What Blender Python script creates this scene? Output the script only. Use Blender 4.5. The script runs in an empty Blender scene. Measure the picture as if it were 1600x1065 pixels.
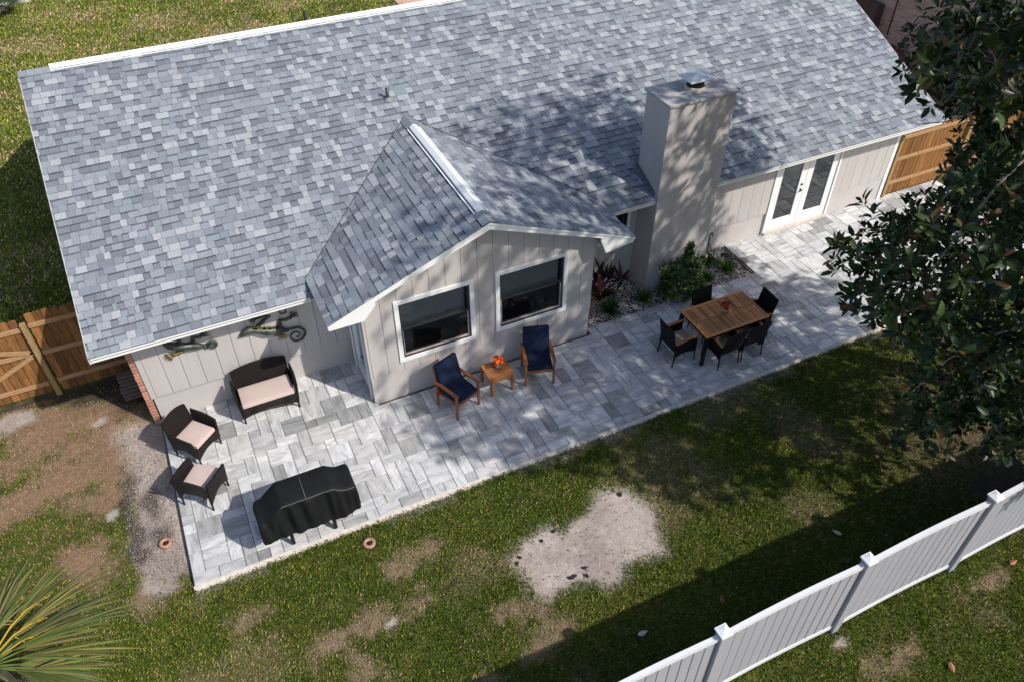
import bpy, bmesh, math, random
import numpy as np
from mathutils import Vector, Matrix
rnd = random.Random(7)
S = bpy.context.scene
COL = S.collection
R = math.radians

# ------------------------------------------------------------------ camera
def cam_axes(yaw, pit, rol):
    f = Vector((math.sin(yaw)*math.cos(pit), math.cos(yaw)*math.cos(pit), -math.sin(pit)))
    r = Vector((math.cos(yaw), -math.sin(yaw), 0)); u = r.cross(f)
    c, s = math.cos(rol), math.sin(rol)
    return c*r + s*u, -s*r + c*u, f
cr, cu, cf_ = cam_axes(.441, .7427, -.0035)
CAMLOC = Vector((1.6474, -11.6985, 11.0425))
cd = bpy.data.cameras.new('camera'); cam = bpy.data.objects.new('camera', cd); COL.objects.link(cam)
m = Matrix((cr, cu, -cf_)).transposed().to_4x4(); m.translation = CAMLOC
cam.matrix_world = m
cd.sensor_width = 36; cd.lens = 1246.5/1600*36; cd.clip_end = 2000; cd.clip_start = .1
S.camera = cam
# ------------------------------------------------------------------ sky, sun, exposure
SUN = Vector((.65, -.86, 1)).normalized()           # towards the sun
w = bpy.data.worlds.new('World'); S.world = w; w.use_nodes = True
nt = w.node_tree; bg = nt.nodes['Background']
sky = nt.nodes.new('ShaderNodeTexSky'); sky.sky_type = 'NISHITA'; sky.sun_disc = False
sky.sun_elevation = math.asin(SUN.z); sky.sun_rotation = math.atan2(SUN.x, SUN.y)
sky.air_density = 1.0; sky.dust_density = 1.6; sky.ozone_density = 1.0
nt.links.new(sky.outputs[0], bg.inputs[0]); bg.inputs[1].default_value = .122
sl = bpy.data.lights.new('sun', 'SUN'); sl.energy = 3.5; sl.angle = R(.8); sl.color = (1, .945, .86)
so = bpy.data.objects.new('sun', sl); COL.objects.link(so)
so.rotation_euler = SUN.to_track_quat('Z', 'Y').to_euler(); so.location = (30, -40, 40)
S.view_settings.view_transform = 'Standard'; S.view_settings.look = 'None'
S.view_settings.exposure = .40; S.view_settings.gamma = 1; S.view_settings.use_curve_mapping = False

# ------------------------------------------------------------------ helpers
def tag(o, label=None, cat=None, group=None, kind=None):
    if label: o['label'] = label
    if cat: o['category'] = cat
    if group: o['group'] = group
    if kind: o['kind'] = kind
    return o
def empty(name, loc=(0, 0, 0), rz=0, parent=None):
    o = bpy.data.objects.new(name, None); COL.objects.link(o)
    o.location = loc; o.rotation_euler = (0, 0, rz); o.empty_display_size = .2
    if parent: o.parent = parent
    return o
def link(name, me, parent=None, loc=None, M=None):
    o = bpy.data.objects.new(name, me); COL.objects.link(o)
    if parent: o.parent = parent
    if loc is not None: o.location = loc
    if M is not None: o.matrix_local = M
    return o
class MB:
    def __init__(s): s.v = []; s.f = []; s.c = []; s.uv = []; s.smooth = []
    def add(s, vs, fs, col=None, uvs=None, smooth=False):
        b = len(s.v); s.v += [tuple(p) for p in vs]
        for k, f in enumerate(fs):
            s.f.append(tuple(b+i for i in f)); s.c.append(col[k] if isinstance(col, list) else col)
            s.uv.append(uvs[k] if uvs else None); s.smooth.append(smooth)
        return s
    def box(s, c, d, M=None, col=None):
        x, y, z = d[0]/2, d[1]/2, d[2]/2
        vs = [Vector((i*x, j*y, k*z)) for k in (-1, 1) for j in (-1, 1) for i in (-1, 1)]
        if M is not None: vs = [M @ p for p in vs]
        vs = [p + Vector(c) for p in vs]
        return s.add(vs, [(0, 2, 3, 1), (4, 5, 7, 6), (0, 1, 5, 4), (2, 6, 7, 3), (0, 4, 6, 2), (1, 3, 7, 5)], col)
    def span(s, a, b, col=None):
        return s.box([(a[i]+b[i])/2 for i in range(3)], [abs(b[i]-a[i]) for i in range(3)], None, col)
    def beam(s, a, b, wd, th, up=(0, 0, 1), col=None):
        a, b = Vector(a), Vector(b); d = b-a; L = d.length; d.normalize()
        sd = d.cross(Vector(up))
        if sd.length < 1e-4: sd = d.cross(Vector((0, 1, 0)))
        sd.normalize(); u = sd.cross(d)
        M = Matrix((d, sd, u)).transposed()
        return s.box((a+b)/2, (L, wd, th), M, col)
    def tube(s, pts, r, n=8, col=None, cap=True):
        pts = [Vector(p) for p in pts]; rs = r if isinstance(r, (list, tuple)) else [r]*len(pts)
        vs = []; prev = None
        for i, p in enumerate(pts):
            d = (pts[min(i+1, len(pts)-1)] - pts[max(i-1, 0)]).normalized()
            if prev is None:
                prev = d.cross(Vector((0, 0, 1)))
                if prev.length < .05: prev = d.cross(Vector((1, 0, 0)))
            u = (prev - d*prev.dot(d)).normalized(); prev = u; w_ = d.cross(u)
            for k in range(n):
                a = 2*math.pi*k/n; vs.append(p + (u*math.cos(a) + w_*math.sin(a))*rs[i])
        fs = [(i*n+k, i*n+(k+1) % n, (i+1)*n+(k+1) % n, (i+1)*n+k) for i in range(len(pts)-1) for k in range(n)]
        s.add(vs, fs, col, smooth=True)
        if cap:
            b = len(s.v) - len(vs)
            s.f.append(tuple(b+k for k in reversed(range(n)))); s.c.append(col); s.uv.append(None); s.smooth.append(False)
            e = b+(len(pts)-1)*n
            s.f.append(tuple(e+k for k in range(n))); s.c.append(col); s.uv.append(None); s.smooth.append(False)
        return s
    def lathe(s, prof, n=16, c=(0, 0, 0), col=None):
        vs = [(c[0]+r*math.cos(2*math.pi*k/n), c[1]+r*math.sin(2*math.pi*k/n), c[2]+z) for r, z in prof for k in range(n)]
        fs = [(i*n+k, i*n+(k+1) % n, (i+1)*n+(k+1) % n, (i+1)*n+k) for i in range(len(prof)-1) for k in range(n)]
        return s.add(vs, fs, col, smooth=True)
    def prism(s, poly, a, b, axis='y', col=None):
        # poly: list of 2D pts; axis 'y': (x,z) extruded a..b along y; 'x': (y,z); 'z': (x,y)
        def P(p, t): return (p[0], t, p[1]) if axis == 'y' else (t, p[0], p[1]) if axis == 'x' else (p[0], p[1], t)
        n = len(poly); vs = [P(p, a) for p in poly] + [P(p, b) for p in poly]
        fs = [tuple(range(n)), tuple(reversed(range(n, 2*n)))] + [(i, i+n, (i+1) % n+n, (i+1) % n) for i in range(n)]
        return s.add(vs, fs, col)
    def sheet(s, grid, th=0.0, col=None):
        # grid: rows of points -> a curved panel of thickness th
        nr, nc = len(grid), len(grid[0]); G = [[Vector(p) for p in r] for r in grid]
        N = []
        for i in range(nr):
            for j in range(nc):
                a = G[min(i+1, nr-1)][j]-G[max(i-1, 0)][j]; b = G[i][min(j+1, nc-1)]-G[i][max(j-1, 0)]
                N.append(a.cross(b).normalized())
        vs = [G[i][j]+N[i*nc+j]*th/2 for i in range(nr) for j in range(nc)] + [G[i][j]-N[i*nc+j]*th/2 for i in range(nr) for j in range(nc)]
        o = nr*nc; fs = []
        for i in range(nr-1):
            for j in range(nc-1):
                a = i*nc+j; fs += [(a, a+nc, a+nc+1, a+1), (o+a, o+a+1, o+a+nc+1, o+a+nc)]
        for i in range(nr-1):
            a = i*nc; fs.append((a, o+a, o+a+nc, a+nc)); a += nc-1; fs.append((a, a+nc, o+a+nc, o+a))
        for j in range(nc-1):
            fs.append((j, j+1, o+j+1, o+j)); a = (nr-1)*nc+j; fs.append((a, o+a, o+a+1, a+1))
        return s.add(vs, fs, col, smooth=False)
    def mesh(s, name, mat):
        me = bpy.data.meshes.new(name); me.from_pydata(s.v, [], s.f)
        if mat: me.materials.append(mat)
        if any(c is not None for c in s.c):
            at = me.color_attributes.new('Col', 'FLOAT_COLOR', 'CORNER'); i = 0
            arr = np.ones((len(me.loops), 4), np.float32)
            for f, c in zip(s.f, s.c):
                if c is not None: arr[i:i+len(f), :3] = c
                i += len(f)
            at.data.foreach_set('color', arr.ravel())
        if any(u is not None for u in s.uv):
            l = me.uv_layers.new(name='UVMap'); i = 0; arr = np.zeros((len(me.loops), 2), np.float32)
            for f, u in zip(s.f, s.uv):
                if u is not None: arr[i:i+len(f)] = u
                i += len(f)
            l.data.foreach_set('uv', arr.ravel())
        if any(s.smooth): me.polygons.foreach_set('use_smooth', s.smooth)
        me.update(); return me
    def build(s, name, mat, parent=None, loc=None, bevel=0, seg=2):
        o = link(name, s.mesh(name, mat), parent, loc)
        if bevel:
            b = o.modifiers.new('bevel', 'BEVEL'); b.width = bevel; b.segments = seg; b.limit_method = 'ANGLE'; b.angle_limit = R(40)
        return o
def copy_tree(o, parent=None):
    c = o.copy(); COL.objects.link(c); c.parent = parent
    for ch in list(o.children): copy_tree(ch, c)
    return c
def npmesh(name, V, F, mat, col=None, uv=None):
    me = bpy.data.meshes.new(name); V = np.asarray(V, np.float32); F = np.asarray(F, np.int32)
    n = F.shape[1]
    me.vertices.add(len(V)); me.vertices.foreach_set('co', V.ravel())
    me.loops.add(F.size); me.loops.foreach_set('vertex_index', F.ravel())
    me.polygons.add(len(F)); me.polygons.foreach_set('loop_start', np.arange(0, F.size, n, dtype=np.int32))
    me.update(calc_edges=True)
    if mat: me.materials.append(mat)
    if col is not None:
        at = me.color_attributes.new('Col', 'FLOAT_COLOR', 'POINT')
        c4 = np.ones((len(V), 4), np.float32); c4[:, :3] = col; at.data.foreach_set('color', c4.ravel())
    return me
# numpy noise
def _h(i, j, s): return np.modf(np.abs(np.sin(i*127.1+j*311.7+s*74.7)*43758.5453))[0]
def vn(x, y, s=0):
    xi, yi = np.floor(x), np.floor(y); u, v = x-xi, y-yi; u = u*u*(3-2*u); v = v*v*(3-2*v)
    return (_h(xi, yi, s)*(1-u)+_h(xi+1, yi, s)*u)*(1-v)+(_h(xi, yi+1, s)*(1-u)+_h(xi+1, yi+1, s)*u)*v
def fbm(x, y, s=0, o=4):
    t = 0; a = .5
    for k in range(o): t = t+a*vn(x*2**k, y*2**k, s+k*11); a /= 2
    return t/(1-.5**o)
def sst(a, b, x): t = np.clip((x-a)/(b-a), 0, 1); return t*t*(3-2*t)
def sdpoly(x, y, P):
    P = np.asarray(P, float); d = np.full(np.shape(x), 1e9); ins = np.zeros(np.shape(x), bool); n = len(P)
    for i in range(n):
        a, b = P[i], P[(i+1) % n]; e = b-a
        t = np.clip(((x-a[0])*e[0]+(y-a[1])*e[1])/(e@e), 0, 1)
        d = np.minimum(d, np.hypot(x-a[0]-t*e[0], y-a[1]-t*e[1]))
        cr_ = ((a[1] > y) != (b[1] > y)) & (x < e[0]*(y-a[1])/(e[1]+1e-12)+a[0]); ins ^= cr_
    return np.where(ins, -d, d)

# ------------------------------------------------------------------ materials
def mat(name, col=(.5, .5, .5), rough=.7, attr=False, var=0.0, vscale=20, bump=0.0, bscale=60, stretch=None, objrand=0.0,
        spec=.5, metal=0.0, col2=None, coords='Object', bdist=.01, trans=0.0, huevar=None):
    M = bpy.data.materials.new(name); M.use_nodes = True; t = M.node_tree; N = t.nodes; Lk = t.links.new
    b = N['Principled BSDF']; b.inputs['Roughness'].default_value = rough; b.inputs['Metallic'].default_value = metal
    b.inputs['Specular IOR Level'].default_value = spec
    if trans: b.inputs['Transmission Weight'].default_value = trans
    tc = N.new('ShaderNodeTexCoord'); src = tc.outputs[coords]
    if stretch:
        mp = N.new('ShaderNodeMapping'); mp.inputs['Scale'].default_value = stretch; Lk(src, mp.inputs[0]); src = mp.outputs[0]
    if attr:
        a = N.new('ShaderNodeVertexColor'); a.layer_name = 'Col'; c = a.outputs[0]
    else:
        r = N.new('ShaderNodeRGB'); r.outputs[0].default_value = (*col, 1); c = r.outputs[0]
    def noise(sc, det=4):
        n = N.new('ShaderNodeTexNoise'); n.inputs['Scale'].default_value = sc; n.inputs['Detail'].default_value = det; n.inputs['Roughness'].default_value = .6
        Lk(src, n.inputs['Vector']); return n.outputs['Fac']
    if col2 is not None:
        n = noise(vscale*.35); rp = N.new('ShaderNodeMapRange'); rp.inputs[1].default_value = .35; rp.inputs[2].default_value = .65; Lk(n, rp.inputs[0])
        mx = N.new('ShaderNodeMix'); mx.data_type = 'RGBA'; Lk(rp.outputs[0], mx.inputs['Factor']); Lk(c, mx.inputs['A']); mx.inputs['B'].default_value = (*col2, 1); c = mx.outputs['Result']
    if var:
        n = noise(vscale); mr = N.new('ShaderNodeMapRange'); mr.inputs[1].default_value = .25; mr.inputs[2].default_value = .75; mr.inputs[3].default_value = 1-var; mr.inputs[4].default_value = 1+var; Lk(n, mr.inputs[0])
        vm = N.new('ShaderNodeVectorMath'); vm.operation = 'SCALE'; Lk(c, vm.inputs[0]); Lk(mr.outputs[0], vm.inputs['Scale']); c = vm.outputs[0]
    if objrand:
        oi = N.new('ShaderNodeObjectInfo'); mr = N.new('ShaderNodeMapRange'); mr.inputs[3].default_value = 1-objrand; mr.inputs[4].default_value = 1+objrand; Lk(oi.outputs['Random'], mr.inputs[0])
        vm = N.new('ShaderNodeVectorMath'); vm.operation = 'SCALE'; Lk(c, vm.inputs[0]); Lk(mr.outputs[0], vm.inputs['Scale']); c = vm.outputs[0]
    Lk(c, b.inputs['Base Color'])
    if bump:
        n = noise(bscale, 3); bp = N.new('ShaderNodeBump'); bp.inputs['Strength'].default_value = bump; bp.inputs['Distance'].default_value = bdist; Lk(n, bp.inputs['Height']); Lk(bp.outputs[0], b.inputs['Normal'])
    return M
M = {}
M['ground'] = mat('ground', attr=True, rough=.95, var=.2, vscale=14, bump=.55, bscale=35, bdist=.03, spec=.1)
M['grass'] = mat('grass', attr=True, rough=.8, spec=.06)
M['shingle'] = mat('shingle', attr=True, rough=.92, var=.2, vscale=40, bump=.5, bscale=160, spec=.2)
M['paver'] = mat('paver', attr=True, rough=.75, spec=.25, bump=.25, bscale=70)
M['siding'] = mat('siding', (.45, .418, .403), .65, var=.06, vscale=1.6, bump=.12, bscale=90, stretch=(3, 3, .25), objrand=.015)
M['skirt'] = mat('skirt_stucco', (.465, .434, .42), .8, var=.08, vscale=1.7, bump=.35, bscale=120)
M['stucco'] = mat('stucco', (.45, .414, .397), .88, var=.10, vscale=1.3, bump=.7, bscale=110)
M['stain'] = mat('stained_stucco', (.42, .40, .40), .85, var=.3, vscale=7, bump=.5, bscale=80, col2=(.30, .285, .29))
M['white'] = mat('white_paint', (.74, .74, .735), .5, var=.03, vscale=4)
M['vinyl'] = mat('white_vinyl', (.80, .81, .84), .42, var=.03, vscale=2)
M['ventwhite'] = mat('white_ridge_vent', (.86, .86, .85), .45, var=.03, vscale=5)
M['darkframe'] = mat('bronze_frame', (.035, .03, .028), .4)
M['liner'] = mat('screen_track', (.42, .36, .34), .5)
M['black'] = mat('black_metal', (.012, .012, .013), .5, spec=.25)
M['wicker'] = None
M['teak'] = mat('oiled_wood', (.30, .11, .03), .45, var=.4, vscale=14, stretch=(1, 9, 9), objrand=.22, bump=.15, bscale=40)
M['teakdark'] = mat('chair_wood', (.25, .085, .03), .42, var=.3, vscale=20, bump=.1, bscale=40)
M['slat'] = mat('table_slat', (.44, .175, .052), .5, var=.4, vscale=12, stretch=(9, 1, 9), objrand=.5, bump=.15, bscale=40)
M['navy'] = mat('navy_cloth', (.007, .014, .038), .85, var=.15, vscale=30, bump=.3, bscale=300, spec=.2)
M['pink'] = mat('blush_cloth', (.53, .425, .39), .9, var=.05, vscale=10, bump=.25, bscale=250, spec=.1)
M['tan'] = mat('tan_cloth', (.42, .335, .27), .9, var=.06, vscale=10, bump=.25, bscale=250, spec=.1)
M['cover'] = mat('black_cover_cloth', (.009, .0095, .0105), .7, var=.25, vscale=8, bump=.3, bscale=60, spec=.22)
M['coverseam'] = mat('cover_seam', (.16, .15, .13), .8)
M['fence'] = mat('cedar_board', (.25, .115, .036), .8, var=.4, vscale=9, stretch=(6, 6, .7), objrand=.34, col2=(.155, .075, .03), bump=.3, bscale=25, spec=.2)
M['fencepost'] = mat('weathered_post', (.30, .20, .095), .85, var=.35, vscale=9, stretch=(6, 6, .7), bump=.3, bscale=25, spec=.2)
M['rail'] = mat('cedar_rail', (.36, .215, .11), .8, var=.35, vscale=9, stretch=(.7, 6, 6), bump=.3, bscale=25, spec=.2)
M['brick'] = mat('red_brick', (.37, .17, .11), .9, var=.25, vscale=14, objrand=.25, bump=.4, bscale=60)
M['nbrick'] = None
M['metal'] = mat('galvanised', (.56, .57, .59), .55, metal=.0, var=.12, vscale=8)
M['bark'] = mat('bark', (.23, .20, .175), .9, var=.35, vscale=18, bump=.6, bscale=40)
M['leaf'] = mat('magnolia_leaf', attr=True, rough=.40, spec=.22)
M['plant'] = mat('plant_leaf', attr=True, rough=.55, spec=.22)
M['pebble'] = mat('pebble', attr=True, rough=.8, var=.1, vscale=60)
M['hose'] = mat('garden_hose', (.085, .105, .10), .45)
M['terra'] = mat('terracotta', (.36, .20, .13), .9, var=.35, vscale=30, bump=.3, bscale=80)
M['petal'] = mat('red_petal', (.55, .035, .01), .6, var=.4, vscale=40)
M['vase'] = mat('vase_glass', (.35, .33, .30), .15)
M['soil'] = mat('dark_soil', (.055, .042, .038), .95, var=.4, vscale=20, bump=.8, bscale=40)
M['concrete'] = mat('edging_concrete', (.52, .47, .42), .9, var=.25, vscale=12, bump=.5, bscale=60)
M['lizard'] = mat('patinated_metal', (.022, .035, .028), .45, metal=.35, var=.6, vscale=22, col2=(.085, .095, .085))
M['lizgold'] = mat('gold_patina', (.24, .17, .06), .45, metal=.5, var=.5, vscale=25)
M['wood_old'] = mat('weathered_board', (.13, .10, .08), .9, var=.4, vscale=9, stretch=(.7, 6, 6), bump=.4, bscale=30)
M['room'] = mat('dim_room', (.05, .05, .05), .9)
M['brown'] = mat('brown_panel', (.10, .055, .045), .8, var=.2, vscale=6)
M['rust'] = mat('red_pipe', (.22, .03, .03), .6)

def wicker_mat():
    m_ = mat('wicker', (.022, .017, .015), .55, spec=.16); t = m_.node_tree; N = t.nodes; Lk = t.links.new
    b = N['Principled BSDF']; tc = N.new('ShaderNodeTexCoord'); hs = []
    for d, sc in (('X', 26), ('Z', 30), ('Y', 26)):
        wv = N.new('ShaderNodeTexWave'); wv.wave_type = 'BANDS'; wv.bands_direction = d; wv.inputs['Scale'].default_value = sc; wv.inputs['Distortion'].default_value = .4
        Lk(tc.outputs['Object'], wv.inputs[0]); hs.append(wv.outputs['Fac'])
    a = N.new('ShaderNodeMath'); a.operation = 'MAXIMUM'; Lk(hs[0], a.inputs[0]); Lk(hs[2], a.inputs[1])
    c = N.new('ShaderNodeMath'); c.operation = 'MULTIPLY'; Lk(a.outputs[0], c.inputs[0]); Lk(hs[1], c.inputs[1])
    bp = N.new('ShaderNodeBump'); bp.inputs['Strength'].default_value = .9; bp.inputs['Distance'].default_value = .008; Lk(c.outputs[0], bp.inputs['Height']); Lk(bp.outputs[0], b.inputs['Normal'])
    mr = N.new('ShaderNodeMix'); mr.data_type = 'RGBA'; mr.inputs['A'].default_value = (.008, .006, .006, 1); mr.inputs['B'].default_value = (.036, .028, .027, 1); Lk(c.outputs[0], mr.inputs['Factor']); Lk(mr.outputs['Result'], b.inputs['Base Color'])
    return m_
M['wicker'] = wicker_mat()
def blackwick():
    m_ = M['wicker'].copy(); m_.name = 'black_wicker'
    for n in m_.node_tree.nodes:
        if n.type == 'MIX': n.inputs['A'].default_value = (.004, .004, .004, 1); n.inputs['B'].default_value = (.016, .015, .016, 1)
    return m_
M['blackwick'] = blackwick()
def glass_mat(name, tint, refl):
    m_ = bpy.data.materials.new(name); m_.use_nodes = True; t = m_.node_tree; N = t.nodes; N.clear()
    o = N.new('ShaderNodeOutputMaterial'); tr = N.new('ShaderNodeBsdfTransparent'); tr.inputs[0].default_value = (*tint, 1)
    g = N.new('ShaderNodeBsdfGlossy'); g.inputs['Roughness'].default_value = .02; g.inputs[0].default_value = (.9, .95, 1, 1)
    mx = N.new('ShaderNodeMixShader'); fr = N.new('ShaderNodeFresnel'); fr.inputs[0].default_value = 1.42
    ad = N.new('ShaderNodeMath'); ad.operation = 'ADD'; ad.inputs[1].default_value = refl
    t.links.new(fr.outputs[0], ad.inputs[0]); t.links.new(ad.outputs[0], mx.inputs[0]); t.links.new(tr.outputs[0], mx.inputs[1]); t.links.new(g.outputs[0], mx.inputs[2]); t.links.new(mx.outputs[0], o.inputs[0])
    return m_
M['glass'] = glass_mat('window_glass', (.62, .64, .65), .0)
M['doorglass'] = glass_mat('door_glass', (.42, .43, .43), .09)
def brick_tex(name, c1, c2, mort, sx=1, axis='x'):
    m_ = mat(name, (.3, .15, .1), .9); t = m_.node_tree; N = t.nodes; b = N['Principled BSDF']; tc = N.new('ShaderNodeTexCoord')
    sp = N.new('ShaderNodeSeparateXYZ'); cb = N.new('ShaderNodeCombineXYZ'); t.links.new(tc.outputs['Object'], sp.inputs[0])
    t.links.new(sp.outputs[1 if axis == 'x' else 0], cb.inputs[0]); t.links.new(sp.outputs[2], cb.inputs[1])
    br = N.new('ShaderNodeTexBrick'); br.inputs['Color1'].default_value = (*c1, 1); br.inputs['Color2'].default_value = (*c2, 1); br.inputs['Mortar'].default_value = (*mort, 1)
    br.inputs['Scale'].default_value = 1; br.inputs['Brick Width'].default_value = .215; br.inputs['Row Height'].default_value = .075; br.inputs['Mortar Size'].default_value = .008
    t.links.new(cb.outputs[0], br.inputs[0]); t.links.new(br.outputs[0], b.inputs['Base Color'])
    bp = N.new('ShaderNodeBump'); bp.invert = True; bp.inputs['Strength'].default_value = .8; bp.inputs['Distance'].default_value = .01; t.links.new(br.outputs['Fac'], bp.inputs['Height']); t.links.new(bp.outputs[0], b.inputs['Normal'])
    return m_
M['nbrick'] = brick_tex('pink_brick', (.62, .40, .33), (.40, .22, .18), (.52, .44, .40))

# ================================================================== SETTING
SAND = [[4.54, -5.39], [4.86, -5.15], [5.46, -5.12], [5.54, -5.38], [5.92, -5.21], [6.3, -5.08], [6.54, -4.87], [6.88, -4.91], [7.08, -5.34], [7.22, -5.66], [7.07, -6.07], [6.85, -6.27], [6.44, -6.26], [6.3, -6.29], [6.11, -6.26], [6.06, -6.4], [5.72, -6.48], [5.57, -6.25], [5.32, -6.2], [5.03, -6.12], [4.86, -6.24], [4.65, -6.11], [4.65, -5.82]]
DEAD = [(2.3, -5.5, .55, .3), (2.95, -5.45, .45, .3), (1.9, -6.1, .35, .45), (3.3, -4.75, .4, .25), (1.55, -5.55, .3, .25), (4.2, -6.25, .6, .25), (4.6, -6.75, .5, .25), (2.9, -4.6, .3, .2),
        (3.4, -6.9, .2, .15), (8.9, -9.2, .5, .25), (10.9, -8.9, .5, .2), (-1.9, .5, 1.3, 1.0), (-1.1, .2, 1.0, .9), (-1.0, -.5, .8, .8), (-1.7, -.6, .9, .6), (-2.4, -.8, .5, .4), (-1.2, -1.3, .6, .5), (-1.6, -2.4, .5, .35), (-2.9, -4.3, .6, .3), (-.6, -3.7, .4, .25), (.6, -4.6, .5, .25), (-.4, -5.6, .8, .4)]
BLADES_SPOT = [(-2.5, 1.2, .42, .3), (-.98, -1.85, .12, .15), (-1.1, .55, .2, .14), (2.55, -5.6, .1, .07), (-.45, -3.45, .3, .25), (8.3, -8.75, .25, .10)]
def fields(x, y):
    wx = x+.22*(fbm(x*1.7, y*1.7, 3)-.5)*2; wy = y+.22*(fbm(x*1.7, y*1.7, 8)-.5)*2
    n = fbm(x*3, y*3, 21)
    sand = sst(.20, -.14, sdpoly(wx*.35+x*.65, wy*.35+y*.65, SAND)+.16*(n-.5)*2)
    for a, b, rx, ry in BLADES_SPOT:
        d = np.hypot((wx-a)/rx, (wy-b)/ry); sand = np.maximum(sand, .85*sst(1.15, .6, d+.5*(n-.5)))
    # gravelly strip beside the patio's left edge
    dl = (-x)/(.62+.32*fbm(y*.9+3, x*0+2, 5)); strip = sst(1.15, .75, dl+.5*(n-.5))*sst(.1, -.05, x)*sst(-3.6, -3.2, y)*sst(.5, -.1, y)
    sand = np.maximum(sand, strip*.95)
    front = sst(-4.02, -3.88, y+.10*(n-.5)*2)*sst(-3.6, -3.7, y)*(x > 0)*(x < 18)*.45*(fbm(x*.8, y*0, 31) > .45)
    sand = np.maximum(sand, front)
    dead = np.zeros_like(x); rag = .6*fbm(x*2.6, y*2.6, 71, 5)+.4*fbm(x*9, y*9, 72, 3)
    for a, b, rx, ry in DEAD:
        d = np.hypot((wx-a)/rx, (wy-b)/ry); dead = np.maximum(dead, sst(1.35, .25, d+2.6*(rag-.5)))
    dead = np.clip(dead*(.45+.95*fbm(x*4.5, y*4.5, 52)), 0, 1); dead = np.maximum(dead*.95, .40*sst(.55, .75, fbm(x*.75+9, y*.75, 41)))
    back = sst(4.5, 6.0, y)
    dead = np.maximum(dead, back*(.10+.6*sst(.5, .72, fbm(x*.5, y*.5, 17))))
    soil = np.zeros_like(x)  # dark soil; patches at the wood fence foot and under the tree also paint shade
    for a, b, rx, ry in ((-.78, -1.45, .15, .6), (-.70, -2.35, .15, .55), (-.62, -2.75, .2, .2), (-.45, 1.1, .55, .55), (-.9, 1.45, 1.1, .33), (-1.9, 1.6, 1.2, .12), (-.33, -1.9, .16, .3), (-.35, -2.5, .18, .25), (14.5, -8.0, 2.2, .55), (13.2, -7.6, 1.2, .35)):
        d = np.hypot((wx-a)/rx, (wy-b)/ry); soil = np.maximum(soil, sst(1.3, .4, d+1.1*(fbm(x*5, y*5, 61)-.5)))
    # under the tree the turf is thin
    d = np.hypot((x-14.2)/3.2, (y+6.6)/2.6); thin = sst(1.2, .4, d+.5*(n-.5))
    return sand, dead, soil, thin
def mixc(a, b, t): return a*(1-t[..., None])+np.asarray(b)*t[..., None]
def axis(a, b, step, far0, far1, grow=1.5):
    xs = list(np.arange(a, b, step)); s = step
    while xs[-1] < far1: s *= grow; xs.append(xs[-1]+s)
    s = step; lo = xs[0]
    while lo > far0: s *= grow; lo -= s; xs.insert(0, lo)
    return np.array(xs)
gx = axis(-6, 17, .07, -420, 420); gy = axis(-11.5, 4, .07, -420, 420, 1.25)
X, Y = np.meshgrid(gx, gy); sand, dead, soil, thin = fields(X, Y)
n1 = fbm(X*6, Y*6, 2); n2 = fbm(X*16, Y*16, 5)
c = np.ones(X.shape+(3,))*np.array((.052, .072, .012))
c = mixc(c, (.13, .115, .04), sst(.4, .8, n1)*.5)
c = mixc(c, (.30, .205, .155), dead*.6); c = mixc(c, (.225, .145, .095), sst(.1, -.3, X)*dead*sst(-3.8, -3, Y)*sst(3, 2, Y)*.9)
c = mixc(c, (.15, .155, .045), sst(4, 6, Y)*.6)
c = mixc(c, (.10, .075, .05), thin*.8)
sc = mixc(np.ones(X.shape+(3,))*np.array((.43, .37, .335)), (.30, .25, .225), sst(.40, .70, fbm(X*1.6, Y*1.6, 83)*.55+n1*.25+n2*.2))
c = c*(1-sand[..., None])+sc*sand[..., None]
c = mixc(c, (.045, .034, .03), soil*(.75+.25*n2))
c *= (.8+.4*n2)[..., None]
Z = -.045+.03*(fbm(X*.7, Y*.7, 77)-.5)+.012*(n2-.5)-.02*sand
Z = np.where((Y > -3.8) & (Y < 10) & (X > -.05) & (X < 19.4), -.09, Z)
nx_, ny_ = len(gx), len(gy); idx = np.arange(nx_*ny_).reshape(ny_, nx_)
F = np.stack([idx[:-1, :-1], idx[:-1, 1:], idx[1:, 1:], idx[1:, :-1]], -1).reshape(-1, 4)
gme = npmesh('ground', np.stack([X, Y, Z], -1).reshape(-1, 3), F, M['ground'], c.reshape(-1, 3)); gme.polygons.foreach_set('use_smooth', np.ones(len(F), bool))
tag(link('ground', gme), kind='structure')
def gz(x, y): return -.045+.03*(fbm(x*.7, y*.7, 77)-.5)

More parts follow.
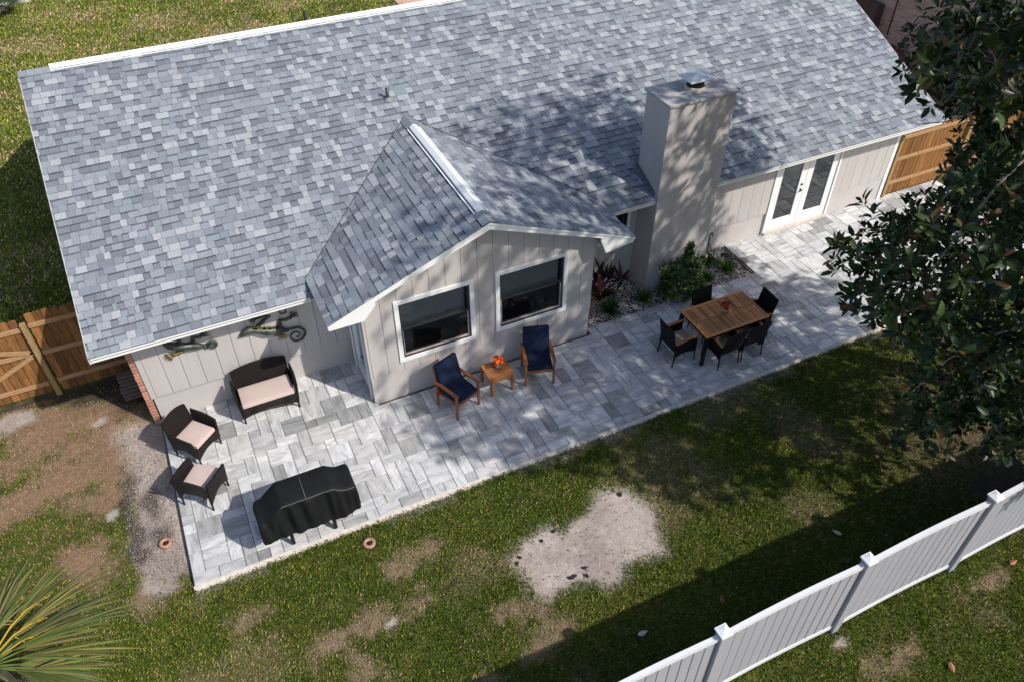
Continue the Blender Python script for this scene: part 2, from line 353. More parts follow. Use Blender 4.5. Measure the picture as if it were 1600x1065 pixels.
# grass blades
def grass(name, x0, x1, y0, y1, dens, L, W, label, seed, cull=None, bright=1.0, red=False):
    g = np.random.default_rng(seed); n = int((x1-x0)*(y1-y0)*dens)
    x = g.uniform(x0, x1, n); y = g.uniform(y0, y1, n)
    # keep to what the yard cameras could plausibly see
    d = np.stack([x, y, np.zeros(n)], -1)-np.array(CAMLOC)
    q = np.stack([d@np.array(cr), d@np.array(cu), d@np.array(cf_)], -1)
    ok = (q[:, 2] > 1) & (np.abs(q[:, 0]/q[:, 2]) < .76) & (np.abs(q[:, 1]/q[:, 2]) < .54)
    ok &= ~((x > -.02) & (x < 19.5) & (y > -3.80) & (y < 10.2)) & ~((x > 17.3) & (y > -.2) & (y < 3))
    if cull is not None: ok &= cull(x, y)
    x, y = x[ok], y[ok]; sand, dead, soil, thin = fields(x, y)
    keep = g.random(len(x)) > np.clip(sand*1.06+soil*.9+dead*.10+thin*.5, 0, .976)
    x, y, dead, thin = x[keep], y[keep], dead[keep], thin[keep]; n = len(x)
    a = g.uniform(0, 2*np.pi, n); lean = g.uniform(.25, 1.25, n); l = L*g.uniform(.45, 1.25, n)*(1-.35*dead); wd = W*g.uniform(.6, 1.3, n)
    z = gz(x, y)-.008
    dx, dy = np.cos(a), np.sin(a); hx = l*np.sin(lean); hz = l*np.cos(lean)
    p0 = np.stack([x-dy*wd/2, y+dx*wd/2, z], -1); p1 = np.stack([x+dy*wd/2, y-dx*wd/2, z], -1)
    p2 = np.stack([x+dx*hx*.5-dy*wd*.42, y+dy*hx*.5+dx*wd*.42, z+hz*.75], -1); p3 = np.stack([x+dx*hx, y+dy*hx, z+hz*.92], -1)
    V = np.stack([p0, p1, p3, p2], 1).reshape(-1, 3); F = np.arange(4*n).reshape(-1, 4)
    big = fbm(x*.9, y*.9, 91); t = g.random(n)
    cg = np.array((.102, .150, .016)); cy = np.array((.245, .245, .042)); ct = np.array((.42, .285, .20)); cdk = np.array((.048, .082, .011))
    u = t+.7*(big-.5)
    col = np.where((u < .34)[:, None], cdk, np.where((u < .72)[:, None], cg, cy))
    col = np.where((g.random(n) < np.clip(.06+.68*dead, 0, .8))[:, None], ct, col)
    if red: col = np.where((g.random(n) < .25+.6*dead)[:, None], np.array((.33, .205, .125)), col)
    col = col*g.uniform(.6, 1.45, n)[:, None]*bright
    o = link(name, npmesh(name, V, F, M['grass'], np.repeat(col, 4, 0))); tag(o, label, 'grass', kind='stuff')
    return n
grass('lawn_grass', -5, 15.5, -11.2, -3.72, 3600, .062, .0098, 'patchy green lawn grass between the paved patio and white fence', 1)
grass('side_yard_grass', -5, -.05, -3.72, 1.55, 2600, .055, .0095, 'thin browning grass on the side yard left of the patio', 2, red=True)
grass('front_lawn_grass', -9, 14, 1.75, 27, 900, .10, .021, 'bright green lawn grass on the far side of the house', 3, bright=1.45)

# front walk and driveway on the far side
pm = MB(); pm.span((11.0, 17.4, -.2), (13.4, 24, -.005)); tag(pm.build('front_walk', mat('walk_pavers', (.60, .36, .26), .9, var=.2, vscale=6)), kind='structure')
pm = MB(); pm.span((-6.2, 24.55, -.2), (-1.6, 30, -.004)); tag(pm.build('driveway', M['concrete']), kind='structure')

# ------------------------------------------------------------------ patio
def paver_mat():
    m_ = bpy.data.materials.new('marbled_paver'); m_.use_nodes = True; t = m_.node_tree; N = t.nodes; Lk = t.links.new
    b = N['Principled BSDF']; b.inputs['Roughness'].default_value = .72; b.inputs['Specular IOR Level'].default_value = .3
    a = N.new('ShaderNodeVertexColor'); a.layer_name = 'Col'; uv = N.new('ShaderNodeUVMap'); uv.uv_map = 'UVMap'
    def nz(sx, sy, det, rough=.6):
        mp = N.new('ShaderNodeMapping'); mp.inputs['Scale'].default_value = (sx, sy, 1); Lk(uv.outputs[0], mp.inputs[0])
        n = N.new('ShaderNodeTexNoise'); n.inputs['Scale'].default_value = 1; n.inputs['Detail'].default_value = det; n.inputs['Roughness'].default_value = rough; n.inputs['Distortion'].default_value = .6; Lk(mp.outputs[0], n.inputs['Vector']); return n.outputs['Fac']
    def mr(x, lo, hi, a0, a1):
        r = N.new('ShaderNodeMapRange'); r.inputs[1].default_value = lo; r.inputs[2].default_value = hi; r.inputs[3].default_value = a0; r.inputs[4].default_value = a1; Lk(x, r.inputs[0]); return r.outputs[0]
    s1 = mr(nz(2.2, 9, 6, .68), .44, .70, 1.06, .56); s2 = mr(nz(45, 45, 2), .3, .7, .93, 1.07); s3 = mr(nz(4, 6, 3), .35, .7, 1.06, .88)
    m1 = N.new('ShaderNodeMath'); m1.operation = 'MULTIPLY'; Lk(s1, m1.inputs[0]); Lk(s2, m1.inputs[1])
    m2 = N.new('ShaderNodeMath'); m2.operation = 'MULTIPLY'; Lk(m1.outputs[0], m2.inputs[0]); Lk(s3, m2.inputs[1])
    vm = N.new('ShaderNodeVectorMath'); vm.operation = 'SCALE'; Lk(a.outputs[0], vm.inputs[0]); Lk(m2.outputs[0], vm.inputs['Scale']); Lk(vm.outputs[0], b.inputs['Base Color'])
    bp = N.new('ShaderNodeBump'); bp.inputs['Strength'].default_value = .25; bp.inputs['Distance'].default_value = .006; Lk(s1, bp.inputs['Height']); Lk(bp.outputs[0], b.inputs['Normal'])
    return m_
M['paver'] = paver_mat()
U = .1985; PX0, PY0 = .0, -3.73; NX, NY = 98, 19
BEDX0, BEDX1, BEDY = 8.29, 12.62, -1.27
occ = [[False]*NX for _ in range(NY)]
for j in range(NY):
    for i in range(NX):
        x, y = PX0+(i+.5)*U, PY0+(j+.5)*U
        if (BEDX0 < x < BEDX1 and y > BEDY+.03) or (3.72 < x < 8.27 and y > -1.28) or y > -.0: occ[j][i] = True
PAV = []
def put(i, j, a, b):
    for q in range(b):
        for p_ in range(a): occ[j+q][i+p_] = True
    PAV.append((i, j, a, b))
def fits(i, j, a, b): return i+a <= NX and j+b <= NY and all(not occ[j+q][i+p_] for q in range(b) for p_ in range(a))
i = 0
while i < NX:                                           # border course along the lawn
    a = rnd.choice((1, 2, 2, 1, 2)); a = min(a, NX-i); put(i, 0, a, 1); i += a
j = 1
while j < NY:                                           # border course on the left edge
    b = min(rnd.choice((1, 2, 2)), NY-j)
    if fits(0, j, 1, b): put(0, j, 1, b)
    j += b
cells = [(i, j) for j in range(NY) for i in range(NX)]; rnd.shuffle(cells); big = 0
for i, j in cells:                                      # large squares first, then halves both ways, then fillers
    if big < 150 and fits(i, j, 2, 2) and rnd.random() < .8: put(i, j, 2, 2); big += 1
rnd.shuffle(cells)
for i, j in cells:
    o = [(1, 2), (2, 1)]; rnd.shuffle(o)
    for a, b in o:
        if fits(i, j, a, b): put(i, j, a, b); break
for i, j in cells:
    if not occ[j][i]: put(i, j, 1, 1)
def paver_shape(a, b, seed):
    r = random.Random(seed); g = .0042; ch = .004; h = .06
    x1, y1 = a*U/2-g, b*U/2-g
    k = r.random(); L = .43+.21*k if r.random() > .15 else .26+.13*r.random()
    tint = (L*(1+.015*r.uniform(-1, 1)), L*(1.0), L*(1.005+.02*r.uniform(-1, 1)))
    top = [(-x1+ch, -y1+ch, 0), (x1-ch, -y1+ch, 0), (x1-ch, y1-ch, 0), (-x1+ch, y1-ch, 0)]
    rim = [(-x1, -y1, -ch), (x1, -y1, -ch), (x1, y1, -ch), (-x1, y1, -ch)]; low = [(p[0], p[1], -h) for p in rim]
    vs = top+rim+low; fs = [(0, 1, 2, 3)]+[(4+i, 4+(i+1) % 4, (i+1) % 4, i) for i in range(4)]+[(8+i, 8+(i+1) % 4, 4+(i+1) % 4, 4+i) for i in range(4)]
    ox, oy = r.uniform(0, 50), r.uniform(0, 50); along = (a > b) or (a == b and r.random() < .55)
    def uvf(i): p = vs[i]; return (p[0]+ox, p[1]+oy) if along else (p[1]+ox, p[0]+oy)
    return vs, fs, tint, [[uvf(i) for i in f] for f in fs]
patio = tag(empty('patio'), kind='structure')
order = sorted(range(len(PAV)), key=lambda k: -(PAV[k][2]*PAV[k][3])/((Vector((PX0+PAV[k][0]*U, PY0+PAV[k][1]*U, 0))-CAMLOC).length**2))
rest = MB()
for rank, k in enumerate(order):
    i, j, a, b = PAV[k]; vs, fs, tint, uvs = paver_shape(a, b, k*7+1); r = random.Random(k)
    loc = Vector((PX0+(i+a/2)*U, PY0+(j+b/2)*U, r.uniform(-.004, .004)))
    if rank < 300:
        mb = MB(); mb.add(vs, fs, tint, uvs); mb.build('paver', M['paver'], patio, loc)
    else: rest.add([Vector(v)+loc for v in vs], fs, tint, uvs)
tag(rest.build('paver_field', M['paver'], patio), kind='stuff')
mb = MB(); mb.span((.0, -3.72, -.12), (19.44, .02, -.032)); mb.build('joint_sand', mat('joint_sand', (.085, .08, .08), .95), patio)
mb = MB()                                               # rough concrete toe along the lawn edge
xs = np.arange(-.02, 19.4, .17)
for a, b in zip(xs[:-1], xs[1:]):
    wv = .045+.05*fbm(np.array(a*1.3), np.array(.5), 4)+rnd.uniform(0, .015)
    mb.add([(a, -3.731, -.10), (b, -3.731, -.10), (b, -3.731, -.012), (a, -3.731, -.012), (a, -3.73-wv, -.10), (b, -3.73-wv, -.10), (b, -3.73-wv, -.045), (a, -3.73-wv, -.045)], [(3, 2, 6, 7), (4, 5, 1, 0), (7, 6, 5, 4)])
mb.build('edging', M['concrete'], patio)
mb = MB(); mb.span((-.014, -3.75, -.11), (-.003, -.02, -.024)); mb.build('edging', M['soil'], patio)

# gravel bed
bed = tag(empty('planting_bed'), kind='structure')
mb = MB(); mb.span((BEDX0-.02, BEDY, -.1), (BEDX1, .0, -.03)); mb.build('bed_soil', M['soil'], bed)
g = np.random.default_rng(5)
def pebbles(n, x0, x1, y0, y1, z, smin, smax, cols, name, parent, label=None):
    base = np.array([(1, 0, 0), (-1, 0, 0), (0, 1, 0), (0, -1, 0), (0, 0, 1), (0, 0, -1)], float)
    tri = np.array([(0, 2, 4), (2, 1, 4), (1, 3, 4), (3, 0, 4), (2, 0, 5), (1, 2, 5), (3, 1, 5), (0, 3, 5)])
    x = g.uniform(x0, x1, n); y = g.uniform(y0, y1, n); s = g.uniform(smin, smax, n); a = g.uniform(0, 6.28, n)
    sc_ = np.stack([s*g.uniform(.7, 1.2, n), s*g.uniform(.7, 1.2, n), s*g.uniform(.45, .8, n)], -1)
    V = base[None]*sc_[:, None]; ca, sa = np.cos(a)[:, None], np.sin(a)[:, None]
    V = np.stack([V[..., 0]*ca-V[..., 1]*sa, V[..., 0]*sa+V[..., 1]*ca, V[..., 2]], -1)
    V = V+np.stack([x, y, z+g.uniform(0, .015, n)], -1)[:, None]
    Fc = (tri[None]+6*np.arange(n)[:, None, None]).reshape(-1, 3)
    ci = np.asarray(cols)[g.integers(0, len(cols), n)]*g.uniform(.8, 1.15, n)[:, None]
    me = npmesh(name, V.reshape(-1, 3), Fc, M['pebble'], np.repeat(ci, 6, 0))
    return tag(link(name, me, parent), label, kind='stuff')
pebbles(9000, BEDX0+.02, BEDX1-.03, BEDY+.02, -.01, -.018, .012, .026, [(.62, .58, .55), (.7, .68, .66), (.45, .40, .37), (.30, .25, .22), (.52, .44, .38), (.14, .11, .10)], 'gravel', bed)
mb = MB(); mb.span((BEDX1, BEDY, -.06), (BEDX1+.012, -.02, .004)); mb.build('bed_edging', M['wood_old'], bed)
pebbles(9000, -.85, -.06, -3.3, .05, -.052, .003, .009, [(.5, .43, .38), (.55, .47, .42), (.25, .2, .17), (.36, .30, .26), (.07, .05, .045)], 'side_gravel', None, 'fine sandy gravel strip along the left edge of the patio')['category'] = 'gravel'

# ================================================================== HOUSE
XA, XB, GD, LW = 3.7115, 8.2747, 1.2823, 17.44
house = tag(empty('house', (0, 0, 0)), 'single storey beige panelled house with grey shingle roof and chimney', 'house')
EZ, EY, SL, RXL, RXR, RYR = 2.327, -.614, .428, -.527, 18.0, 5.047
def mainz(y): return EZ+SL*(y-EY)
GX, GZR, GEL, GER, GEZ, GFY = 5.993, 3.641, 3.074, 8.912, 2.470, -1.674
GS = (GZR-GEZ)/(GX-GEL)
def gabz(x): return GZR-GS*abs(x-GX)
def cut_rects(x0, x1, z0, z1, holes):
    xs = sorted({x0, x1, *[h[0] for h in holes], *[h[1] for h in holes]}); xs = [x for x in xs if x0 <= x <= x1]; out = []
    for a, b in zip(xs[:-1], xs[1:]):
        hs = sorted([(h[2], h[3]) for h in holes if h[0] <= a+1e-6 and h[1] >= b-1e-6]); z = z0
        for p, q in hs:
            if p > z: out.append((a, b, z, min(p, z1)))
            z = max(z, q)
        if z < z1: out.append((a, b, z, z1))
    return out
WIN = [(4.372, 5.709, .945, 2.19), (6.306, 7.633, .945, 2.19)]          # gable windows (glass)
FD = (13.80, 15.62, .07, 2.10); NW = (9.25, 9.85, 1.15, 2.02)
wallF = empty('front_wall', parent=house)
mb = MB()
for a, b, p, q in cut_rects(.03, LW-.02, -.08, 2.2, [FD, NW]): mb.span((a, .02, p), (b, .16, q))
mb.build('wall_core', M['skirt'], wallF)
mb = MB()
for a, b, p, q in cut_rects(.0, LW, -.06, .597, [FD]):
    if b <= XA or a >= XA:
        mb.span((a, .0, p), (b, .03, q))
mb.build('skirt', M['skirt'], wallF)
def boards(parent, x0, x1, off, y, z0, ztop, holes, ny=-1):
    k0 = math.floor((x0-off)/.3048)-1; k = k0
    while off+k*.3048 < x1:
        a, b = max(x0, off+k*.3048+.004), min(x1, off+(k+1)*.3048-.004); k += 1
        if b-a < .02: continue
        pc = []
        cuts = sorted({a, b, *[h[i] for h in holes for i in (0, 1) if a < h[i] < b]})
        for p, q in zip(cuts[:-1], cuts[1:]):
            hs = sorted([(h[2], h[3]) for h in holes if h[0] <= p+1e-6 and h[1] >= q-1e-6]); segs = []; z = z0
            for u, v in hs: segs.append((z, u)); z = v
            for u, v in segs:
                if v > u+.005: pc.append([(p, u), (q, u), (q, v), (p, v)])
            ta, tb = ztop(p), ztop(q)
            if min(ta, tb) > z+.005: pc.append([(p, z), (q, z), (q, tb), (p, ta)])
        for poly in pc:
            if poly[1][0]-poly[0][0] > .008: mb = MB(); mb.prism(poly, y, y+.018); mb.build('siding_board', M['siding'], parent)
H1 = [(FD[0]-.06, FD[1]+.06, -1, 2.16), (NW[0]-.05, NW[1]+.05, NW[2]-.05, NW[3]+.05)]
boards(wallF, .10, XA-.005, .08, -.018, .605, lambda x: 2.212, H1)
boards(wallF, XB+.005, 10.08, .08, -.018, .605, lambda x: 2.212, H1)
boards(wallF, 11.59, LW-.09, .08, -.018, .605, lambda x: 2.212, H1)
mb = MB(); mb.span((.0, -.022, .60), (.094, .0, 2.19)); mb.build('corner_trim', M['siding'], wallF)
mb = MB(); mb.span((LW-.085, -.024, -.02), (LW+.02, .0, 2.19)); mb.build('corner_trim', M['white'], wallF)
# gable bay
bay = empty('gable_bay', parent=house)
mb = MB()
for a, b, p, q in cut_rects(XA+.02, XB-.02, -.08, 2.3, WIN): mb.span((a, -GD+.02, p), (b, -GD+.12, q))
mb.prism([(XA+.02, 2.3), (XB-.02, 2.3), (XB-.02, gabz(XB)-.06), (GX, GZR-.06), (XA+.02, gabz(XA)-.06)], -GD+.02, -GD+.12)
mb.build('wall_core', M['skirt'], bay)
mb = MB(); mb.span((XA, -GD, -.06), (XB, -GD+.03, .642)); mb.build('skirt', M['skirt'], bay)
H2 = [(h[0]-.095, h[1]+.085, h[2]-.085, h[3]+.095) for h in WIN]
boards(bay, XA-.012, XB+.012, 4.36, -GD-.018, .65, lambda x: gabz(x)-.075, H2)
mb = MB()                                                   # right side of the bay
mb.span((XB-.14, -GD+.13, -.06), (XB, -.001, 2.42)); mb.build('side_wall', M['siding'], bay)
mb = MB(); SD = (-1.10, -.20, .05, 2.03)
for a, b, p, q in cut_rects(-GD+.13, -.001, -.06, 2.42, [SD]): mb.span((XA, a, p), (XA+.14, b, q))
mb.build('side_wall', M['siding'], bay)
# end walls: brick veneer left, plain right and rear
mb = MB(); mb.prism([(.112, -.06), (10.09, -.06), (10.09, 2.25), (5.047, 4.55), (.112, 2.25)], -.112, .0, 'x')
lw_ = mb.build('brick_end_wall', brick_tex('brick_end', (.42, .18, .11), (.32, .12, .07), (.35, .30, .27)), house)
for k in range(29):
    z = -.05+k*.0762; mb = MB(); r = random.Random(k)
    mb.box((0, 0, 0), (.108+r.uniform(-.004, .004), .108 if k % 2 else .112, .066)); mb.build('brick', M['brick'], lw_, (-.056+r.uniform(-.003, .003), .054, z+.033), bevel=.004, seg=1)
mb = MB(); mb.span((-.106, .006, -.05), (-.004, .104, 2.16)); mb.build('mortar', M['concrete'], lw_)
mb = MB(); mb.prism([(.17, -.06), (10.05, -.06), (10.05, 2.25), (5.047, 4.55), (.17, 2.25)], LW-.12, LW, 'x'); mb.build('end_wall', M['siding'], house)
mb = MB(); mb.span((0.01, 9.95, -.06), (LW-.13, 10.09, 2.25)); mb.build('rear_wall', M['siding'], house)
mb = MB(); mb.span((.02, .17, -.08), (LW-.13, 9.94, -.02)); mb.build('floor_slab', M['room'], house)

# ---- roof
PAL = [((0.200, 0.222, 0.256), 30), ((0.238, 0.262, 0.296), 28), ((0.168, 0.182, 0.212), 18), ((0.152, 0.163, 0.193), 8), ((0.282, 0.305, 0.336), 12), ((0.350, 0.366, 0.390), 10), ((0.218, 0.248, 0.275), 10), ((0.325, 0.340, 0.363), 8)]
WID = (.075, .11, .145, .185, .235)
def tab(wd, ex, col, band, th):
    e2 = ex*1.0; b = e2-.027
    h = lambda s: th+.002-(th-.001)*s/e2
    x = wd/2-.0026
    vs = [(-x, 0, h(0)), (x, 0, h(0)), (x, b, h(b)), (-x, b, h(b)), (x, e2+.004, h(e2)), (-x, e2+.004, h(e2)), (-x, 0, -.004), (x, 0, -.004), (x, e2, -.004), (-x, e2, -.004)]
    dk = tuple(v*.46 for v in col); fr = tuple(v*.55 for v in col)  # printed dark band and darkened step face paint in the courses' shadow lines
    return vs, [(0, 1, 2, 3), (3, 2, 4, 5), (6, 7, 1, 0), (6, 0, 3, 5, 9), (7, 8, 4, 2, 1)], [col, dk if band else col, fr, col, col]
CACHE = {}
def shingle_field(O, ax, up, length, courses, ex, skip, off=0):
    """tabs laid course by course on a slope: O corner at the eave, ax along the eave, up the slope"""
    O, ax, up = Vector(O), Vector(ax), Vector(up); nrm = ax.cross(up); out = []
    for i in range(courses):
        s = -rnd.uniform(0, .2)
        while s < length:
            k = rnd.choices(range(5), (10, 22, 28, 24, 16))[0]; wd = WID[k]
            a, b = max(s, 0), min(s+wd, length); s += wd
            if b-a < .03: continue
            c_ = O+ax*((a+b)/2)+up*(i*ex)
            if skip(c_+up*(ex/2), b-a): continue
            ci = rnd.choices(range(len(PAL)), [p[1] for p in PAL])[0]; th = .012 if ci in (4, 5, 7) else .004 if ci in (2, 3) else rnd.choice((.004, .012)); band = th < .008 and rnd.random() < .9
            out.append((c_, ax, up, nrm, b-a, k if abs((b-a)-wd) < 1e-5 else -1, ci, th, band, ex))
    return out
EX = .1432
def under_gable(p, w_):
    return GEL+.1 < p.x < GER-.1 and p.y < 3 and gabz(p.x) > p.z+.07
tabs = shingle_field((RXL, EY, EZ), (1, 0, 0), (0, .9193, .3935), RXR-RXL, 43, EX, under_gable)
gl = math.hypot(GX-GEL, GZR-GEZ); gu = ((GX-GEL)/gl, 0, (GZR-GEZ)/gl)
below = lambda p, w_: p.z < mainz(p.y)-.03
tabs += shingle_field((GEL, 2.7, GEZ), (0, -1, 0), gu, 2.7-GFY, 22, gl/22, below)
tabs += shingle_field((GER, GFY, GEZ), (0, 1, 0), (-gu[0], 0, gu[2]), 2.7-GFY, 22, gl/22, below)
roof = empty('roof', parent=house)
def seen(p):
    d = p-CAMLOC; z = d.dot(cf_); u, v = d.dot(cr)/z, d.dot(cu)/z
    return z > 0 and abs(u) < .64 and abs(v) < .426
def score(t): return t[4]*t[9]*(max(.05, t[3].dot((CAMLOC-t[0]).normalized())))/((t[0]-CAMLOC).length_squared) if seen(t[0]) else 0
tabs.sort(key=score, reverse=True)
rest = MB()
for n_, (c_, ax, up, nrm, wd, k, ci, th, band, ex) in enumerate(tabs):
    Mx = Matrix((ax, up, nrm)).transposed().to_4x4(); Mx.translation = c_
    if n_ < 300:
        key = (round(wd, 4), ci, th, band, round(ex, 4))
        if key not in CACHE:
            mb = MB(); vs, fs, cs = tab(wd, ex, PAL[ci][0], band, th); mb.add(vs, fs, cs); CACHE[key] = mb.mesh('shingle', M['shingle'])
        link('shingle', CACHE[key], roof, M=Mx)
    else:
        vs, fs, cs = tab(wd, ex, PAL[ci][0], band, th); rest.add([Mx @ Vector(v) for v in vs], fs, cs)
tag(rest.build('shingle_field', M['shingle'], roof), kind='stuff')
mb = MB()                                                   # deck below, rear slope
t_ = .05
mb.add([(RXL+.01, EY+.01, EZ-.012), (RXR-.01, EY+.01, EZ-.012), (RXR-.01, RYR, mainz(RYR)-.012), (RXL+.01, RYR, mainz(RYR)-.012),
        (RXL+.01, EY+.01, EZ-.06), (RXR-.01, EY+.01, EZ-.06), (RXR-.01, RYR, mainz(RYR)-.06), (RXL+.01, RYR, mainz(RYR)-.06)], [(0, 1, 2, 3), (7, 6, 5, 4), (0, 4, 5, 1), (1, 5, 6, 2), (3, 7, 4, 0)], (.12, .12, .14))
mb.add([(RXL, RYR, mainz(RYR)), (RXR, RYR, mainz(RYR)), (RXR, 10.7, EZ), (RXL, 10.7, EZ), (RXL, RYR, mainz(RYR)-.06), (RXR, RYR, mainz(RYR)-.06), (RXR, 10.7, EZ-.06), (RXL, 10.7, EZ-.06)], [(0, 1, 2, 3), (7, 6, 5, 4), (2, 6, 7, 3), (1, 5, 6, 2), (0, 3, 7, 4)], (.22, .24, .29))
for sx in (-1, 1):
    xe = GEL+.01 if sx < 0 else GER-.01; ze = GEZ
    for dz in (.012,): mb.add([(xe, GFY+.01, ze-dz), (GX, GFY+.01, GZR-dz), (GX, 2.4, GZR-dz), (xe, .2, ze-dz), (xe, GFY+.01, ze-.05), (GX, GFY+.01, GZR-.05), (GX, 2.4, GZR-.05), (xe, .2, ze-.05)], [(0, 1, 2, 3), (7, 6, 5, 4), (0, 4, 5, 1), (0, 3, 7, 4)], (.12, .12, .14))
mb.build('deck', M['shingle'], roof)
for sx in (-1, 1):                                          # cut line along each valley
    xe = GEL if sx < 0 else GER; ye = EY+(GEZ-EZ)/SL; yr_ = EY+(GZR-EZ)/SL
    mb = MB(); n_ = 24; pts = []
    for i in range(n_+1):
        s_ = i/n_; pts.append((xe+(GX-xe)*s_-sx*.03*(i % 2)*.3, ye+(yr_-ye)*s_, GEZ+(GZR-GEZ)*s_+.016))
    mb.tube(pts, .007, 5, (.05, .055, .07)); mb.build('valley_seam', M['shingle'], roof)
# ridge caps
def cap(a, b, dirs, n0, n1, step, along):
    for i in range(n0, n1):
        mb = MB(); col = rnd.choice([PAL[0][0], PAL[1][0], PAL[4][0], PAL[6][0]])
        p = Vector(a)+Vector(along)*(i*step); q = p+Vector(along)*(step*1.08); lift = Vector((0, 0, .014)); up2 = Vector((0, 0, .024))
        d1, d2 = Vector(dirs[0])*.15, Vector(dirs[1])*.15
        mb.add([p+d1+up2, p+up2, p+d2+up2, q+d1+lift, q+lift, q+d2+lift, p+d1, p, p+d2], [(0, 1, 4, 3), (1, 2, 5, 4), (6, 7, 1, 0), (7, 8, 2, 1)], [col, col, tuple(c*.4 for c in col), tuple(c*.4 for c in col)])
        mb.build('ridge_shingle', M['shingle'], roof)
md = [(0, -.9193, -.3935), (0, .9193, -.3935)]
cap((RXL, RYR, mainz(RYR)), None, md, 0, 4, .145, (1, 0, 0))
cap((16.9, RYR, mainz(RYR)), None, md, 0, 7, .145, (1, 0, 0))
gd_ = [(-gu[0], 0, -gu[2]), (gu[0], 0, -gu[2])]
cap((GX, GFY, GZR), None, gd_, 0, 3, .14, (0, 1, 0))
cap((GX, 1.98, GZR), None, gd_, 0, 4, .14, (0, 1, 0))
def ridge_vent(p, q, d1, d2, e):
    p, q, d1, d2 = Vector(p), Vector(q), Vector(d1), Vector(d2); mb = MB()
    pr = [p+d1*e+Vector((0, 0, .012)), p+d1*e+Vector((0, 0, .045)), p+d1*e*.6+Vector((0, 0, .052)), p+Vector((0, 0, .062)), p+d2*e*.6+Vector((0, 0, .052)), p+d2*e+Vector((0, 0, .045)), p+d2*e+Vector((0, 0, .012))]
    n = len(pr); vs = pr+[v+(q-p) for v in pr]
    mb.add(vs, [(i, i+1, i+1+n, i+n) for i in range(n-1)]+[tuple(range(n)), tuple(reversed(range(n, 2*n)))])
    o = mb.build('ridge_vent', M['ventwhite'], roof)
    mb = MB()
    for d in (d1, d2):
        a_, b_ = p+d*(e+.045)+Vector((0, 0, .02)), q+d*(e+.045)+Vector((0, 0, .02)); mb.beam(a_, b_, .022, .012)
    mb.build('vent_flange', M['ventwhite'], o)
ridge_vent((.02, RYR, mainz(RYR)), (16.9, RYR, mainz(RYR)), md[0], md[1], .06)
ridge_vent((GX, 1.96, GZR), (GX, -1.30, GZR), gd_[0], gd_[1], .085)
# fascia, soffits, drip edges
for a, b in ((-.50, 3.05), (8.93, 10.08), (11.59, 17.93)):
    mb = MB(); mb.span((a, EY+.018, EZ-.112), (b, EY+.045, EZ-.016)); fo = mb.build('fascia', M['white'], roof)
for a, b in ((-.50, 3.05), (8.93, 10.08), (11.59, 17.93)):
    mb = MB(); mb.span((a, EY+.000, EZ-.042), (b, EY+.017, EZ-.014)); mb.build('drip_edge', M['white'], roof)
for a, b in ((-.50, 3.70), (8.28, 10.08), (11.59, 17.93)): mb = MB(); mb.span((a, EY+.046, EZ-.108), (b, -.001, EZ-.093)); mb.build('soffit', M['white'], roof)
M['rake'] = mat('rake_paint', (.50, .50, .50), .6)
for x in (RXL-.004, RXR+.004):
    mb = MB(); d = .012 if x < 0 else -.012
    mb.add([(x, EY, EZ-.012), (x, RYR, mainz(RYR)-.012), (x, RYR, mainz(RYR)-.15), (x, EY, EZ-.11), (x+d, EY, EZ+.010), (x+d, RYR, mainz(RYR)+.010), (x+2.5*d, RYR, mainz(RYR)-.15), (x+2.5*d, EY, EZ-.11), (x, EY, EZ+.010), (x, RYR, mainz(RYR)+.010)], [(8, 9, 2, 3), (4, 5, 9, 8), (4, 8, 3, 7), (5, 6, 2, 9), (3, 2, 6, 7), (4, 7, 6, 5)])
    mb.build('rake_board', M['rake'], roof)
mb = MB(); yf0, yf1 = GFY+.02, GFY+.05; dv = .135                # gable rake boards
mb.prism([(GEL+.01, GEZ-.015), (GX, GZR-.015), (GER-.01, GEZ-.015), (GER-.01, GEZ-.10), (GX+.12, GZR-dv-.015-.12*GS), (GX, GZR-dv-.015), (GX-.12, GZR-dv-.015-.12*GS), (GEL+.01, GEZ-.10)], yf0, yf1)
mb.prism([(GEL, GEZ-.013), (GX, GZR-.013), (GER, GEZ-.013), (GER, GEZ-.05), (GX, GZR-.055), (GEL, GEZ-.05)], yf0-.016, yf0-.001)
mb.build('rake_fascia', M['white'], roof)
mb = MB()                                                       # boxed returns at the gable feet
mb.prism([(GEL+.015, GEZ-.03), (GEL+.015, GEZ-.115), (XA-.02, GEZ-.115), (XA+.20, GEZ+.14), (XA+.20, gabz(XA+.2)-.03)], yf0+.003, -GD-.02)
mb.build('eave_return', M['white'], roof); mb = MB()
mb.prism([(GER-.015, GEZ-.03), (GER-.015, GEZ-.115), (XB+.04, GEZ-.20), (XB-.08, GEZ+.10), (XB-.08, gabz(XB-.08)-.03)], yf0+.003, yf0+.06)
mb.build('eave_return', M['white'], roof)
mb = MB()
for sx in (-1, 1):
    xe = GEL+.03 if sx < 0 else GER-.03
    mb.add([(xe, yf1, gabz(xe)-.09), (GX, yf1, GZR-.09), (GX, -GD-.02, GZR-.09), (xe, -GD-.02, gabz(xe)-.09)], [(0, 1, 2, 3)])
    x2 = XA if sx < 0 else XB
    mb.add([(xe, yf1, GEZ-.10), (x2, yf1, GEZ-.10), (x2, .1, GEZ-.10), (xe, .1, GEZ-.10)], [(0, 1, 2, 3)])
    mb.span((xe-.012, GFY+.05, GEZ-.11), (xe+.012, -.45 if sx < 0 else -.45, GEZ-.015))
mb.build('gable_soffit', M['white'], roof)
